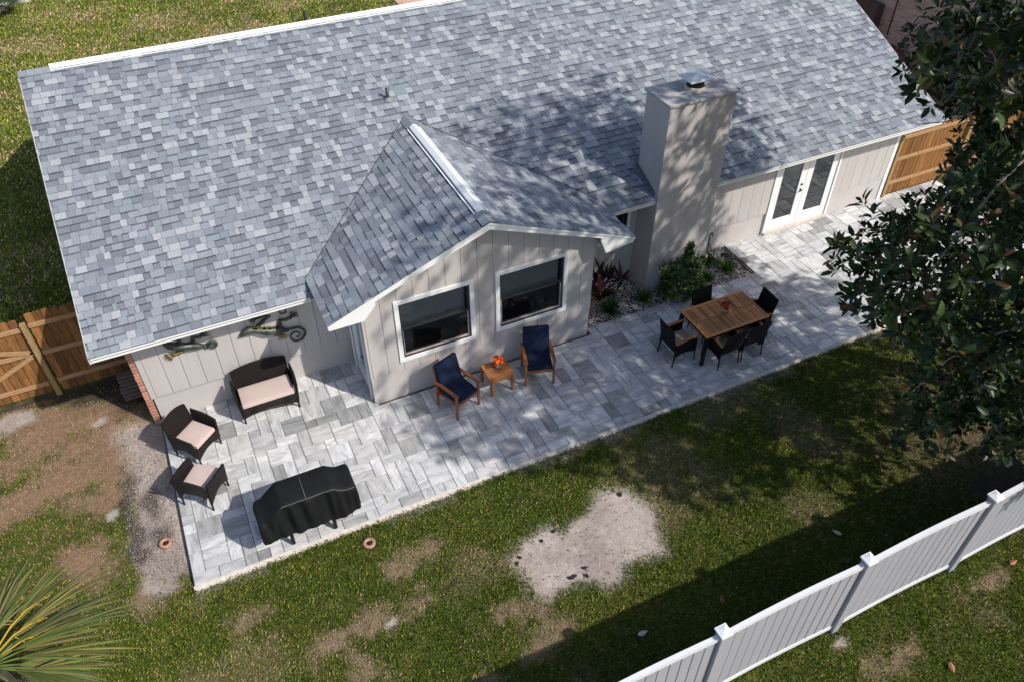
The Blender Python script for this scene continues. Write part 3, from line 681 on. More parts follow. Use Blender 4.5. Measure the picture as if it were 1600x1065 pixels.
# vent pipes
def pipe(x, y, h, name='vent_pipe'):
    mb = MB(); z = mainz(y); mb.tube([(x, y, z-.05), (x, y, z+h)], .035, 10); p = mb.build(name, mat('lead_pipe', (.05, .055, .06), .5), roof)
    mb = MB(); mb.lathe([(.11, -.01), (.06, .03), (.045, .06)], 12, (x, y, z)); mb.build('pipe_boot', mat('pipe_boot', (.2, .2, .2), .6), p)
pipe(5.817, 2.895, .24)
mb = MB(); mb.tube([(5.0, 5.6, 4.2), (5.0, 5.6, 4.80)], .035, 10); mb.build('vent_pipe', M['black'], roof)
# ---- chimney
CX0, CX1, CY0, CY1, CZ = 10.086, 11.575, -.64, .16, 4.30
ch = empty('chimney', parent=house)
mb = MB(); mb.span((CX0, CY0, -.06), (CX1, CY1, CZ)); mb.build('chimney_stack', M['stucco'], ch, bevel=.012)
mb = MB(); mb.span((CX0-.035, CY0-.035, CZ+.001), (CX1+.035, CY1+.035, CZ+.06)); mb.build('chimney_crown', M['stain'], ch, bevel=.008)
cx_, cy_ = (CX0+CX1)/2+.08, (CY0+CY1)/2+.02
mb = MB(); mb.lathe([(.20, CZ+.05), (.20, CZ+.11), (.165, CZ+.115), (.165, CZ+.06)], 24, (cx_, cy_, 0)); mb.build('flue_collar', M['concrete'], ch)
mb = MB(); mb.lathe([(.16, CZ+.06), (.16, CZ+.27)], 24, (cx_, cy_, 0)); mb.build('flue', M['black'], ch)
mb = MB(); mb.add([(cx_-.27, cy_-.22, CZ+.285), (cx_+.27, cy_-.22, CZ+.285), (cx_+.27, cy_+.22, CZ+.285), (cx_-.27, cy_+.22, CZ+.285), (cx_, cy_, CZ+.36), (cx_-.27, cy_-.22, CZ+.262), (cx_+.27, cy_-.22, CZ+.262), (cx_+.27, cy_+.22, CZ+.262), (cx_-.27, cy_+.22, CZ+.262)],
    [(0, 1, 4), (1, 2, 4), (2, 3, 4), (3, 0, 4), (5, 6, 1, 0), (6, 7, 2, 1), (7, 8, 3, 2), (8, 5, 0, 3), (8, 7, 6, 5)]); mb.build('spark_cap', M['metal'], ch)
mb = MB()                                                       # step flashing on the left cheek
for k in range(6):
    y = EY+.08+k*.13; mb.add([(CX0-.004, y, mainz(y)), (CX0-.004, y+.15, mainz(y+.15)), (CX0-.004, y+.15, mainz(y+.15)+.10), (CX0-.004, y, mainz(y)+.10), (CX0-.10, y, mainz(y)+.016), (CX0-.10, y+.15, mainz(y+.15)+.016), (CX0-.004, y+.15, mainz(y+.15)+.016), (CX0-.004, y, mainz(y)+.016)], [(0, 1, 2, 3), (4, 5, 6, 7)])
mb.build('step_flashing', mat('flashing', (.2, .22, .26), .45, metal=.5), ch)
# ---- windows and doors
def room(parent, x0, x1, y, z0, z1, dep=.9):
    mb = MB(); mb.add([(x0, y, z0), (x1, y, z0), (x1, y, z1), (x0, y, z1), (x0, y+dep, z0), (x1, y+dep, z0), (x1, y+dep, z1), (x0, y+dep, z1)], [(4, 5, 6, 7), (0, 4, 7, 3), (1, 2, 6, 5), (0, 1, 5, 4), (3, 7, 6, 2)])
    return mb.build('reveal', M['room'], parent)
def rect_frame(mb, x0, x1, z0, z1, wd, y0, y1, wt=None, wb=None):
    wt = wt or wd; wb = wb or wd
    mb.span((x0-wd, y0, z0-wb), (x0, y1, z1+wt)); mb.span((x1, y0, z0-wb), (x1+wd, y1, z1+wt)); mb.span((x0, y0, z1), (x1, y1, z1+wt)); mb.span((x0, y0, z0-wb), (x1, y1, z0))
M['refl_slat'] = mat('reflection_slat', (.42, .44, .45), .5)  # slats added behind the upper pane to imitate its streaky reflection
for h in WIN:
    wn = empty('window', (0, 0, 0), parent=house); x0, x1, z0, z1 = h; yf = -GD
    mb = MB(); rect_frame(mb, x0, x1, z0, z1, .088, yf-.045, yf+.02); mb.build('window_trim', M['white'], wn, bevel=.004, seg=1)
    mb = MB(); rect_frame(mb, x0+.03, x1-.03, z0+.03, z1-.03, .03, yf-.02, yf+.06); mb.build('window_frame', M['darkframe'], wn)
    mb = MB(); mb.span((x0+.032, yf-.008, z0+.034), (x0+.046, yf+.03, z0+.62)); mb.span((x1-.046, yf-.008, z0+.034), (x1-.032, yf+.03, z0+.62)); mb.span((x0+.046, yf-.008, z0+.034), (x1-.046, yf+.03, z0+.05)); mb.build('screen_track', M['liner'], wn)
    mb = MB(); mb.span((x0+.045, yf+.012, (z0+z1)/2+.02), (x1-.045, yf+.03, (z0+z1)/2+.055)); mb.build('meeting_rail', M['darkframe'], wn)
    mb = MB(); mb.add([(x0+.03, yf+.035, z0+.03), (x1-.03, yf+.035, z0+.03), (x1-.03, yf+.035, z1-.03), (x0+.03, yf+.035, z1-.03)], [(0, 1, 2, 3)]); mb.build('pane', M['glass'], wn)
    for k in range(11):
        mb = MB(); z = z1-.10-k*.062; mb.box((0, 0, 0), (x1-x0-.08, .05, .003), Matrix.Rotation(R(38), 3, 'X')); mb.build('reflection_slat', M['refl_slat'], wn, ((x0+x1)/2, yf+.14, z))
    room(wn, x0, x1, yf+.062, z0, z1)
wn = empty('window', parent=house); x0, x1, z0, z1 = NW
mb = MB(); rect_frame(mb, x0, x1, z0, z1, .07, -.035, .03); mb.build('window_trim', M['white'], wn)
mb = MB(); rect_frame(mb, x0+.02, x1-.02, z0+.02, z1-.02, .02, -.01, .05); mb.build('window_frame', M['darkframe'], wn)
mb = MB(); mb.add([(x0+.02, .02, z0+.02), (x1-.02, .02, z0+.02), (x1-.02, .02, z1-.02), (x0+.02, .02, z1-.02)], [(0, 1, 2, 3)]); mb.build('pane', M['glass'], wn)
room(wn, x0, x1, .052, z0, z1)
fdo = empty('french_door', parent=house); x0, x1, z0, z1 = FD
mb = MB(); mb.span((x0-.055, -.04, .0), (x0, .10, z1+.06)); mb.span((x1, -.04, .0), (x1+.055, .10, z1+.06)); mb.span((x0, -.04, z1), (x1, .10, z1+.06)); mb.build('door_frame', M['white'], fdo)
mb = MB(); mb.span((x0-.03, -.09, .005), (x1+.03, .10, .069)); mb.build('threshold', M['concrete'], fdo)
xm = (x0+x1)/2
for a, b in ((x0+.004, xm-.004), (xm+.004, x1-.004)):
    lf = empty('door_leaf', parent=fdo)
    p, q, u, v = a+.175, b-.175, z0+.27, z1-.15
    mb = MB(); mb.span((a, -.012, z0), (p, .035, z1)); mb.span((q, -.012, z0), (b, .035, z1)); mb.span((p, -.012, z0), (q, .035, u)); mb.span((p, -.012, v), (q, .035, z1)); mb.build('stile_frame', M['white'], lf, bevel=.004, seg=1)
    mb = MB(); mb.add([(p, .014, u), (q, .014, u), (q, .014, v), (p, .014, v)], [(0, 1, 2, 3)]); mb.build('pane', M['doorglass'], lf)
    if a < xm-.1:
        for z in (1.02,): mb = MB(); mb.tube([(b-.08, -.012, z), (b-.08, -.065, z), (b-.17, -.075, z-.01)], .012, 8); mb.tube([(b-.08, -.013, z), (b-.08, -.02, z)], .03, 12); mb.build('door_handle', M['black'], lf)
        mb = MB(); mb.tube([(b-.08, -.013, 1.16), (b-.08, -.028, 1.16)], .028, 12); mb.build('deadbolt', M['black'], lf)
rm = MB(); rm.add([(x0, .12, .0), (x1, .12, .0), (x1+.6, 2.6, .0), (x0-.6, 2.6, .0), (x0, .12, z1), (x1, .12, z1), (x1+.6, 2.6, z1), (x0-.6, 2.6, z1)], [(0, 1, 2, 3), (2, 3, 7, 6), (0, 3, 7, 4), (1, 5, 6, 2), (4, 7, 6, 5)]); rm.build('reveal', mat('tile_floor', (.19, .145, .11), .5, var=.25, vscale=4), fdo)
sd = empty('side_door', parent=house); a, b, z0, z1 = SD
mb = MB()
for p, q, u, v in ((a-.05, a, .0, z1+.05), (b, b+.05, .0, z1+.05), (a, b, z1, z1+.05)): mb.span((XA-.03, p, u), (XA+.05, q, v))
mb.build('door_frame', M['white'], sd)
mb = MB(); mb.span((XA+.01, a+.004, z0), (XA+.045, a+.12, z1)); mb.span((XA+.01, b-.12, z0), (XA+.045, b-.004, z1)); mb.span((XA+.01, a+.12, z0), (XA+.045, b-.12, z0+.25)); mb.span((XA+.01, a+.12, z1-.12), (XA+.045, b-.12, z1)); mb.build('door_leaf', M['white'], sd)
mb = MB(); mb.add([(XA+.03, a+.12, z0+.25), (XA+.03, b-.12, z0+.25), (XA+.03, b-.12, z1-.12), (XA+.03, a+.12, z1-.12)], [(0, 1, 2, 3)]); mb.build('pane', M['glass'], sd)
mb = MB(); mb.tube([(XA+.01, a+.07, 1.0), (XA-.045, a+.07, 1.0), (XA-.055, a+.15, .99)], .012, 8); mb.build('door_handle', M['black'], sd)
mb = MB(); mb.add([(XA+.05, a, z0), (XA+.05, b, z0), (XA+.05, b, z1), (XA+.05, a, z1), (XA+.9, a, z0), (XA+.9, b, z0), (XA+.9, b, z1), (XA+.9, a, z1)], [(4, 5, 6, 7), (0, 1, 5, 4), (3, 7, 6, 2), (0, 4, 7, 3), (1, 2, 6, 5)]); mb.build('reveal', M['room'], sd)

# ================================================================== FENCES
FX, FS, FY = 6.026, 2.3416, -8.47
vf = tag(empty('vinyl_fence', (FX, FY, 0)), 'white vinyl privacy fence across the lower right lawn', 'fence')
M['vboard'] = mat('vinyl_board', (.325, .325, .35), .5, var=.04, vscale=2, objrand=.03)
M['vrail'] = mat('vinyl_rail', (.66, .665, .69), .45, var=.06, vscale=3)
M['vgroove_shade'] = mat('vinyl_groove_shade', (.25, .25, .27), .7)  # backing kept darker than the boards, so groove shade is in its colour
vposts = []
for k in range(-1, 5):
    x = k*FS; z0 = -.12
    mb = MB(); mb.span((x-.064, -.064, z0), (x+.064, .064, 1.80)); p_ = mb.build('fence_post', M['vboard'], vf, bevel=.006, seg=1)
    mb = MB(); mb.span((x-.082, -.082, 1.795), (x+.082, .082, 1.825)); mb.add([(x-.072, -.072, 1.826), (x+.072, -.072, 1.826), (x+.072, .072, 1.826), (x-.072, .072, 1.826), (x, 0, 1.862)], [(0, 1, 4), (1, 2, 4), (2, 3, 4), (3, 0, 4)]); mb.build('post_cap', M['vinyl'], p_)
    if k == 4: break
    a, b = x+.064, x+FS-.064
    for nm, u, v in (('top_rail', 1.645, 1.735), ('bottom_rail', .04, .13)):
        mb = MB(); n = 8                                  # rails bow a little between posts
        for i in range(n):
            s0, s1 = i/n, (i+1)/n; bow = lambda s: .018*math.sin(math.pi*s)
            xa_, xb_ = a+(b-a)*s0, a+(b-a)*s1; h0, h1 = bow(s0), bow(s1)
            mb.add([(xa_, -.025+h0, u), (xb_, -.025+h1, u), (xb_, .03+h1, u), (xa_, .03+h0, u), (xa_, -.025+h0, v), (xb_, -.025+h1, v), (xb_, .03+h1, v), (xa_, .03+h0, v)], [(0, 1, 5, 4), (1, 0, 3, 2), (3, 7, 6, 2), (4, 5, 6, 7)]+([(0, 4, 7, 3)] if i == 0 else [])+([(1, 2, 6, 5)] if i == n-1 else []))
        mb.build(nm, M['vrail'], vf)
    nb = 13; wd = (b-a)/nb
    for i in range(nb):
        mb = MB(); u = a+i*wd; bw = .018*math.sin(math.pi*(i+.5)/nb)
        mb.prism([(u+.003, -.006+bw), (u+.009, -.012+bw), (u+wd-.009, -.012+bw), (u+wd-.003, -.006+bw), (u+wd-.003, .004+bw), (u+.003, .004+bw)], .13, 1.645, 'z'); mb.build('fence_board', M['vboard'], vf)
    mb = MB(); mb.span((a, .0225, .131), (b, .029, 1.644)); mb.build('backing', M['vgroove_shade'], vf)

def picket(parent, x, wd, y0, th, z0, z1, r, matn='fence'):
    mb = MB(); c = .02
    mb.prism([(x+.004, z0), (x+wd-.004, z0), (x+wd-.004, z1-c), (x+wd-c, z1), (x+c, z1), (x+.004, z1-c)], y0, y0+th)
    return mb.build('picket', M[matn], parent)
WY = 1.66
wf = tag(empty('wood_fence', (0, WY, 0)), 'orange brown wooden picket fence meeting the left brick end wall', 'fence')
x = -1.60; k = 0
while x < -.13:
    wd = min(.14, -.115-x); r = random.Random(k); picket(wf, x, wd, .02+r.uniform(-.003, .003), .018, -.02, 1.86+r.uniform(-.02, .02), r); x += .142; k += 1
for z in (.28, .98, 1.62): mb = MB(); mb.span((-1.60, -.02, z-.045), (-.115, .018, z+.045)); mb.build('rail', M['rail'], wf, bevel=.004, seg=1)
mb = MB(); mb.span((-1.72, -.07, -.1), (-1.625, .02, 1.72)); mb.build('fence_post', M['fencepost'], wf, bevel=.006, seg=1)
gt = tag(empty('wood_gate', (-1.74, WY, 0)), 'orange brown wooden gate with diagonal braces at the left edge', 'gate')
for k in range(10):
    r = random.Random(90+k); picket(gt, -.145-.143*k, .14, .02+r.uniform(-.003, .003), .018, .02, 1.82+r.uniform(-.025, .02), r)
for z in (.26, 1.02, 1.58): mb = MB(); mb.span((-1.43, -.02, z-.045), (-.01, .018, z+.045)); mb.build('rail', M['rail'], gt, bevel=.004, seg=1)
for a, b in (((-.05, 1.06), (-1.38, 1.50)), ((-.05, .96), (-1.38, .34))):
    mb = MB(); mb.beam((a[0], -.022, a[1]), (b[0], -.022, b[1]), .03, .085); mb.build('brace', M['rail'], gt)
mb = MB(); mb.box((.01, -.03, 1.05), (.10, .02, .04)); mb.build('hinge', M['black'], gt)
rf = tag(empty('wood_fence', (17.5, .06, 0)), 'orange brown wooden picket fence behind the tree beyond the double doors', 'fence')
for k in range(30):
    r = random.Random(200+k); picket(rf, .14+.143*k, .14, .0+r.uniform(-.003, .003), .018, .0, 1.74+r.uniform(-.02, .02), r)
for z in (.35, 1.02, 1.62): mb = MB(); mb.span((.14, -.04, z-.045), (4.42, -.002, z+.045)); mb.build('rail', M['rail'], rf, bevel=.004, seg=1)
for px in (.02, 2.4, 4.4): mb = MB(); mb.span((px-.0, -.09, -.1), (px+.1, .0, 1.70)); mb.build('fence_post', M['fencepost'], rf, bevel=.006, seg=1)

# neighbour house beyond the right end
nb_ = tag(empty('neighbour_house', (25.0, 0, 0)), 'pink brick neighbouring house at the top right corner', 'house')
mb = MB(); mb.span((0, -1.0, -.1), (.25, 22, 5.6)); mb.build('brick_wall', M['nbrick'], nb_)
mb = MB(); mb.span((.26, -1.0, -.1), (9, 22, 5.5)); mb.build('interior_mass', M['stucco'], nb_)
mb = MB(); mb.prism([(-.1, 5.7), (-.1, 5.61), (9.5, 5.61), (9.5, 5.7), (4.7, 7.4)], -1.2, 22.2); mb.build('roof', M['brown'], nb_)
mb = MB(); mb.tube([(-.05, 9.4, 0), (-.05, 9.4, 5.6)], .06, 8); mb.build('downspout', M['black'], nb_)
mb = MB(); mb.span((-.35, 7.9, 0), (-.02, 8.9, 1.1)); mb.build('utility_cabinet', M['brown'], nb_, bevel=.02)
mb = MB(); mb.tube([(-.03, 7.45, .2), (-.03, 7.45, 5.6)], .02, 6); mb.build('conduit', M['rust'], nb_)
pm = MB(); pm.span((19.0, 1.6, -.2), (23.2, 12, .0)); tag(pm.build('side_path', mat('side_path', (.36, .28, .23), .9, var=.15, vscale=4)), kind='structure')
pm = MB(); pm.span((23.2, 2.0, -.2), (24.95, 12, .01)); tag(pm.build('mulch_strip', mat('red_mulch', (.16, .035, .022), .95, var=.5, vscale=30, bump=.9, bscale=40)), kind='structure')

# stack of boards beside the brick end wall
sk = tag(empty('board_stack', (-.36, 1.12, -.05)), 'dark weathered stack of boards leaning by the brick end wall', 'boards')
for k in range(7):
    mb = MB(); mb.box((rnd.uniform(-.02, .02), -.045*k, .42-.055*k), (.42+rnd.uniform(-.04, .03), .12, .05)); mb.build('board', M['wood_old'], sk, bevel=.004, seg=1)
mb = MB(); mb.span((-.2, .05, 0), (.2, .12, .40)); mb.build('board', M['wood_old'], sk)

# ================================================================== FURNITURE
def rounded(name, c_, d, matl, parent, r=.03, puff=.0):
    bm = bmesh.new(); bmesh.ops.create_cube(bm, size=1)
    bmesh.ops.subdivide_edges(bm, edges=bm.edges[:], cuts=5, use_grid_fill=True)
    for v in bm.verts:
        p = v.co.copy(); v.co = Vector((p.x*d[0], p.y*d[1], p.z*d[2]))
        e = (1-(2*p.x)**4)*(1-(2*p.y)**4)
        v.co.z += (1 if p.z > 0 else -.3)*puff*e*(abs(p.z)*2)
        v.co += Vector(c_)
    me = bpy.data.meshes.new(name); bm.to_mesh(me); bm.free(); me.materials.append(matl)
    me.polygons.foreach_set('use_smooth', [True]*len(me.polygons))
    o = link(name, me, parent); b = o.modifiers.new('bevel', 'BEVEL'); b.width = r; b.segments = 3; b.limit_method = 'ANGLE'; b.angle_limit = R(50)
    return o
def wicker_seat(name, W, D, backh, armh, label, cat, loc, rz, cushW, group=None, bend=.05):
    t = tag(empty(name, loc, rz), label, cat, group); hw, hd = W/2, D/2
    # backrest with arched top, leaning back
    g_ = []
    for i in range(9):
        s = i/8; row = []
        for j in range(13):
            u = -1+2*j/12; top = backh-.07*u*u; z = .30+(top-.30)*s
            row.append((u*(hw-.02), hd-.07+.11*s+bend*.6*(1-u*u)*s*.5, z))
        g_.append(row)
    mb = MB(); mb.sheet(g_, .035); mb.build('backrest', M['wicker'], t)
    for sx in (-1, 1):
        g_ = []
        for i in range(7):
            s = i/6; row = []
            for j in range(9):
                v = j/8; y = -hd+.02+v*(D-.05)
                top = armh+(.06*v**3)+(.03*math.sin(v*math.pi)); bot = .16+.14*math.sin(math.pi*v)
                z = bot+(top-bot)*s; fl = .035*s+.015*math.sin(v*math.pi)
                row.append((sx*(hw-.025+fl), y, z))
            g_.append(row)
        mb = MB(); mb.sheet(g_, .035); mb.build('armrest', M['wicker'], t)
    g_ = []
    for i in range(5):
        s = i/4; g_.append([((-1+2*j/12)*(hw-.03), -hd+.025-.02*(1-(-1+2*j/12)**2), (.14+.12*(1-(-1+2*j/12)**2))*(1-s)+.385*s) for j in range(13)])
    mb = MB(); mb.sheet(g_, .03); mb.build('apron', M['wicker'], t)
    mb = MB(); mb.span((-hw+.04, -hd+.03, .345), (hw-.04, hd-.05, .385)); mb.build('seat', M['wicker'], t)
    rounded('cushion', (0, -.035, .425), (cushW, D-.10, .075), M['pink'], t, .03, .012)
    for sx in (-1, 1):
        for sy in (-1, 1):
            mb = MB(); mb.tube([(sx*(hw-.035), sy*(hd-.045), .34), (sx*(hw-.03), sy*(hd-.03), .0)], [.020, .014], 8); mb.build('leg', M['wicker'], t)
    return t
GA = 'wicker seats on the left end of the patio'
wicker_seat('wicker_loveseat', 1.06, .60, .86, .60, 'brown wicker loveseat with blush cushion against the panelled wall', 'loveseat', (1.905, -.475, 0), 0, .94)
wicker_seat('wicker_armchair', .60, .58, .85, .60, 'brown wicker armchair with blush cushion nearest the brick corner', 'armchair', (.53, -1.00, 0), R(41.3), .47, GA)
wicker_seat('wicker_armchair', .60, .58, .78, .60, 'brown wicker armchair turned away between the other armchair and the grill', 'armchair', (.47, -2.07, 0), R(142), .47, GA)

def lounge_chair(label, loc, rz):
    t = tag(empty('lounge_chair', loc, rz), label, 'chair', 'navy cushioned chairs'); hw = .27; fy, by = -.275, .275
    tk = M['teakdark']
    for sx in (-1, 1):
        mb = MB(); mb.beam((sx*hw, fy, 0), (sx*hw, fy, .60), .045, .04, (0, 1, 0)); mb.build('leg', tk, t, bevel=.006)
        mb = MB(); mb.beam((sx*hw, by, 0), (sx*hw, by-.03, .58), .045, .04, (0, 1, 0)); mb.build('leg', tk, t, bevel=.006)
        mb = MB(); mb.beam((sx*hw, fy-.05, .615), (sx*hw, by+.03, .585), .065, .028); mb.build('armrest', tk, t, bevel=.008)
        mb = MB(); mb.beam((sx*(hw-.035), fy, .36), (sx*(hw-.035), by, .30), .03, .06); mb.build('side_rail', tk, t)
    mb = MB(); mb.span((-hw, fy-.01, .32), (hw, fy+.02, .385)); mb.build('front_rail', tk, t, bevel=.005)
    mb = MB(); mb.span((-hw, by-.03, .28), (hw, by, .34)); mb.build('rear_rail', tk, t)
    bf = empty('back_frame', parent=t)
    for i in range(7):
        z = .38+i*.075; y = by-.05+.28*(z-.3)*.62; mb = MB(); mb.box((0, y+.02, z), (.44, .015, .05)); mb.build('slat', tk, bf)
    for sx in (-1, 1): mb = MB(); mb.beam((sx*.235, by-.04, .3), (sx*.235, by+.085, .90), .035, .04, (0, 1, 0)); mb.build('stile', tk, bf)
    o = rounded('seat_cushion', (0, 0, 0), (.50, .52, .09), M['navy'], t, .03, .015); o.location = (0, -.02, .415); o.rotation_euler = (R(5), 0, 0)
    o = rounded('back_cushion', (0, 0, 0), (.50, .56, .085), M['navy'], t, .03, .015); o.location = (0, .235, .70); o.rotation_euler = (R(74), 0, 0)
lounge_chair('wooden lounge chair with navy cushions left of the low side table', (5.12, -1.97, 0), R(20))
lounge_chair('wooden lounge chair with navy cushions right of the low side table', (6.82, -1.90, 0), R(-18))

st = tag(empty('side_table', (5.99, -1.83, 0)), 'low square slatted wood side table between the navy chairs', 'table')
for i in range(8):
    mb = MB(); mb.box((0, -.24+.034+i*.0588, .425), (.50, .046, .022)); mb.build('slat', M['teak'], st, bevel=.003, seg=1)
for sx in (-1, 1):
    mb = MB(); mb.span((sx*.215-.014, -.22, .345), (sx*.215+.014, .22, .41)); mb.build('apron', M['teak'], st)
    mb = MB(); mb.span((-.20, sx*.222-.013, .345), (.20, sx*.222+.013, .41)); mb.build('apron', M['teak'], st)
    for sy in (-1, 1): mb = MB(); mb.span((sx*.22-.025, sy*.225-.025, 0), (sx*.22+.025, sy*.225+.025, .413)); mb.build('leg', M['teak'], st, bevel=.004)
def bouquet(name, loc, h, r, label, n, cols):
    t = tag(empty(name, loc), label, 'flowers', 'red flower pots on the tables')
    mb = MB(); mb.lathe([(.001, .002), (.040, .002), (.055, .05), (.05, .09), (.043, .09), (.045, .05), (.03, .012), (.001, .012)], 16); mb.build('vase', M['vase'], t)
    fl = MB(); rr = random.Random(n)
    for i in range(n):
        a = rr.uniform(0, 6.28); el = rr.uniform(.1, 1.3); d = Vector((math.cos(a)*math.cos(el), math.sin(a)*math.cos(el), math.sin(el)))
        c_ = Vector((0, 0, .09+h*.35))+Vector((d.x*r, d.y*r, d.z*h*.6))*rr.uniform(.35, 1)
        s = rr.uniform(.02, .036); u = d.cross(Vector((0, 0, 1))).normalized()*s; v = d.cross(u.normalized())*s; col = rr.choice(cols)
        for q in range(5):
            b_ = 6.28*q/5+a; p_ = u*math.cos(b_)+v*math.sin(b_); w_ = (u*math.cos(b_+1.57)+v*math.sin(b_+1.57))*.38
            fl.add([c_, c_+p_*.6+w_+d*s*.3, c_+p_*1.1+d*s*.1, c_+p_*.6-w_+d*s*.3], [(0, 1, 2, 3)], col)
    fl.build('blossoms', M['plant'], t)
    sm = MB()
    for i in range(6):
        a = i*1.05; sm.tube([(0, 0, .03), (math.cos(a)*r*.5, math.sin(a)*r*.5, .09+h*.4)], .004, 5)
    sm.build('stems', mat('stem', (.05, .09, .03), .6), t)
bouquet('flower_pot', (6.02, -1.80, .437), .20, .15, 'orange red flower pot on the low square side table', 75, [(.65, .06, .01), (.7, .13, .015), (.5, .02, .01), (.75, .22, .03)])
bouquet('flower_pot', (10.60, -2.62, .752), .17, .125, 'dark red flower pot on the dining table', 55, [(.32, .01, .008), (.45, .03, .01), (.2, .006, .008), (.55, .09, .02)])

# dining table
dt = tag(empty('dining_table', (10.575, -2.655, 0)), 'long slatted wood dining table with black metal frame', 'table')
TW, TD = 1.50, .90
for sy in (-1, 1):
    for k in range(42):
        x = -TW/2+.075+k*((TW-.15)/41); mb = MB(); mb.box((0, 0, 0), ((TW-.15)/41-.005, TD/2-.075, .02)); mb.build('slat', M['slat'], dt, (x, sy*(TD/4-.018), .735))
mb = MB(); mb.span((-TW/2+.05, -.021, .727), (TW/2-.05, .021, .749)); mb.build('centre_board', M['slat'], dt)
for sy in (-1, 1): mb = MB(); mb.span((-TW/2, sy*(TD/2-.028)-.028, .728), (TW/2, sy*(TD/2-.028)+.028, .752)); mb.build('edge_board', M['slat'], dt, bevel=.004)
for sx in (-1, 1): mb = MB(); mb.span((sx*(TW/2-.025)-.025, -TD/2+.057, .728), (sx*(TW/2-.025)+.025, TD/2-.057, .752)); mb.build('edge_board', M['slat'], dt, bevel=.004)
mb = MB()
for sy in (-1, 1): mb.span((-TW/2+.02, sy*(TD/2-.03)-.018, .67), (TW/2-.02, sy*(TD/2-.03)+.018, .724))
for sx in (-1, 1): mb.span((sx*(TW/2-.03)-.018, -TD/2+.05, .672), (sx*(TW/2-.03)+.018, TD/2-.05, .722))
mb.build('frame', M['black'], dt)
for sx in (-1, 1):
    for sy in (-1, 1): mb = MB(); mb.span((sx*(TW/2-.035)-.032, sy*(TD/2-.035)-.032, 0), (sx*(TW/2-.035)+.032, sy*(TD/2-.035)+.032, .668)); mb.build('leg', M['black'], dt, bevel=.004)
def dining_chair():
    t = empty('dining_chair'); hw, hd = .265, .26
    g_ = [[((-1+2*j/8)*(hw-.025), hd-.03+.115*(i/7), .36+(.92-.36)*i/7) for j in range(9)] for i in range(8)]
    mb = MB(); mb.sheet(g_, .03); mb.build('backrest', M['blackwick'], t, bevel=.006)
    mb = MB(); mb.span((-hw+.02, -hd+.01, .36), (hw-.02, hd-.02, .40)); mb.build('seat', M['blackwick'], t)
    rounded('cushion', (0, -.015, .425), (.44, .46, .05), M['tan'], t, .02, .01)
    for sx in (-1, 1):
        g_ = [[(sx*(hw-.012), -hd+.02+.50*j/8, (.26 + .06*math.sin(math.pi*j/8))*(1-i/5)+(.635-.03*(j/8-.2)**2*3)*i/5) for j in range(9)] for i in range(6)]
        mb = MB(); mb.sheet(g_, .026); mb.build('side_panel', M['blackwick'], t)
        g_ = [[(sx*(hw-.012)+(-.03+.06*i), -hd-.01+.53*j/8, .655-.05*(j/8-.35)**2*2.5) for j in range(9)] for i in range(2)]
        mb = MB(); mb.sheet(g_, .022); mb.build('armrest', M['teak'], t, bevel=.005)
        for sy in (-1, 1):
            mb = MB(); mb.tube([(sx*(hw-.018), sy*(hd-.03), .38), (sx*(hw-.012), sy*(hd-.01)+(.02 if sy > 0 else 0), 0)], [.017, .013], 8); mb.build('leg', M['black'], t)
    mb = MB(); mb.span((-hw+.02, -hd+.012, .25), (hw-.02, -hd+.03, .36)); mb.build('apron', M['blackwick'], t)
    return t
d0 = dining_chair()
for i, (x, y, a, lb) in enumerate(((9.56, -2.63, 90, 'black wicker dining chair at the left head of the wooden table'), (10.30, -3.055, 183, 'black wicker dining chair on the lawn side, nearer the left head'),
        (10.87, -3.05, 181, 'black wicker dining chair on the lawn side, nearer the right head'), (11.30, -2.69, -92, 'black wicker dining chair at the right head of the wooden table'), (10.50, -2.30, 0, 'black wicker dining chair on the planting bed side of the table'))):
    o = d0 if i == 0 else copy_tree(d0)
    o.location = (x, y, 0); o.rotation_euler = (0, 0, R(a)); tag(o, lb, 'chair', 'chairs around the dining table')

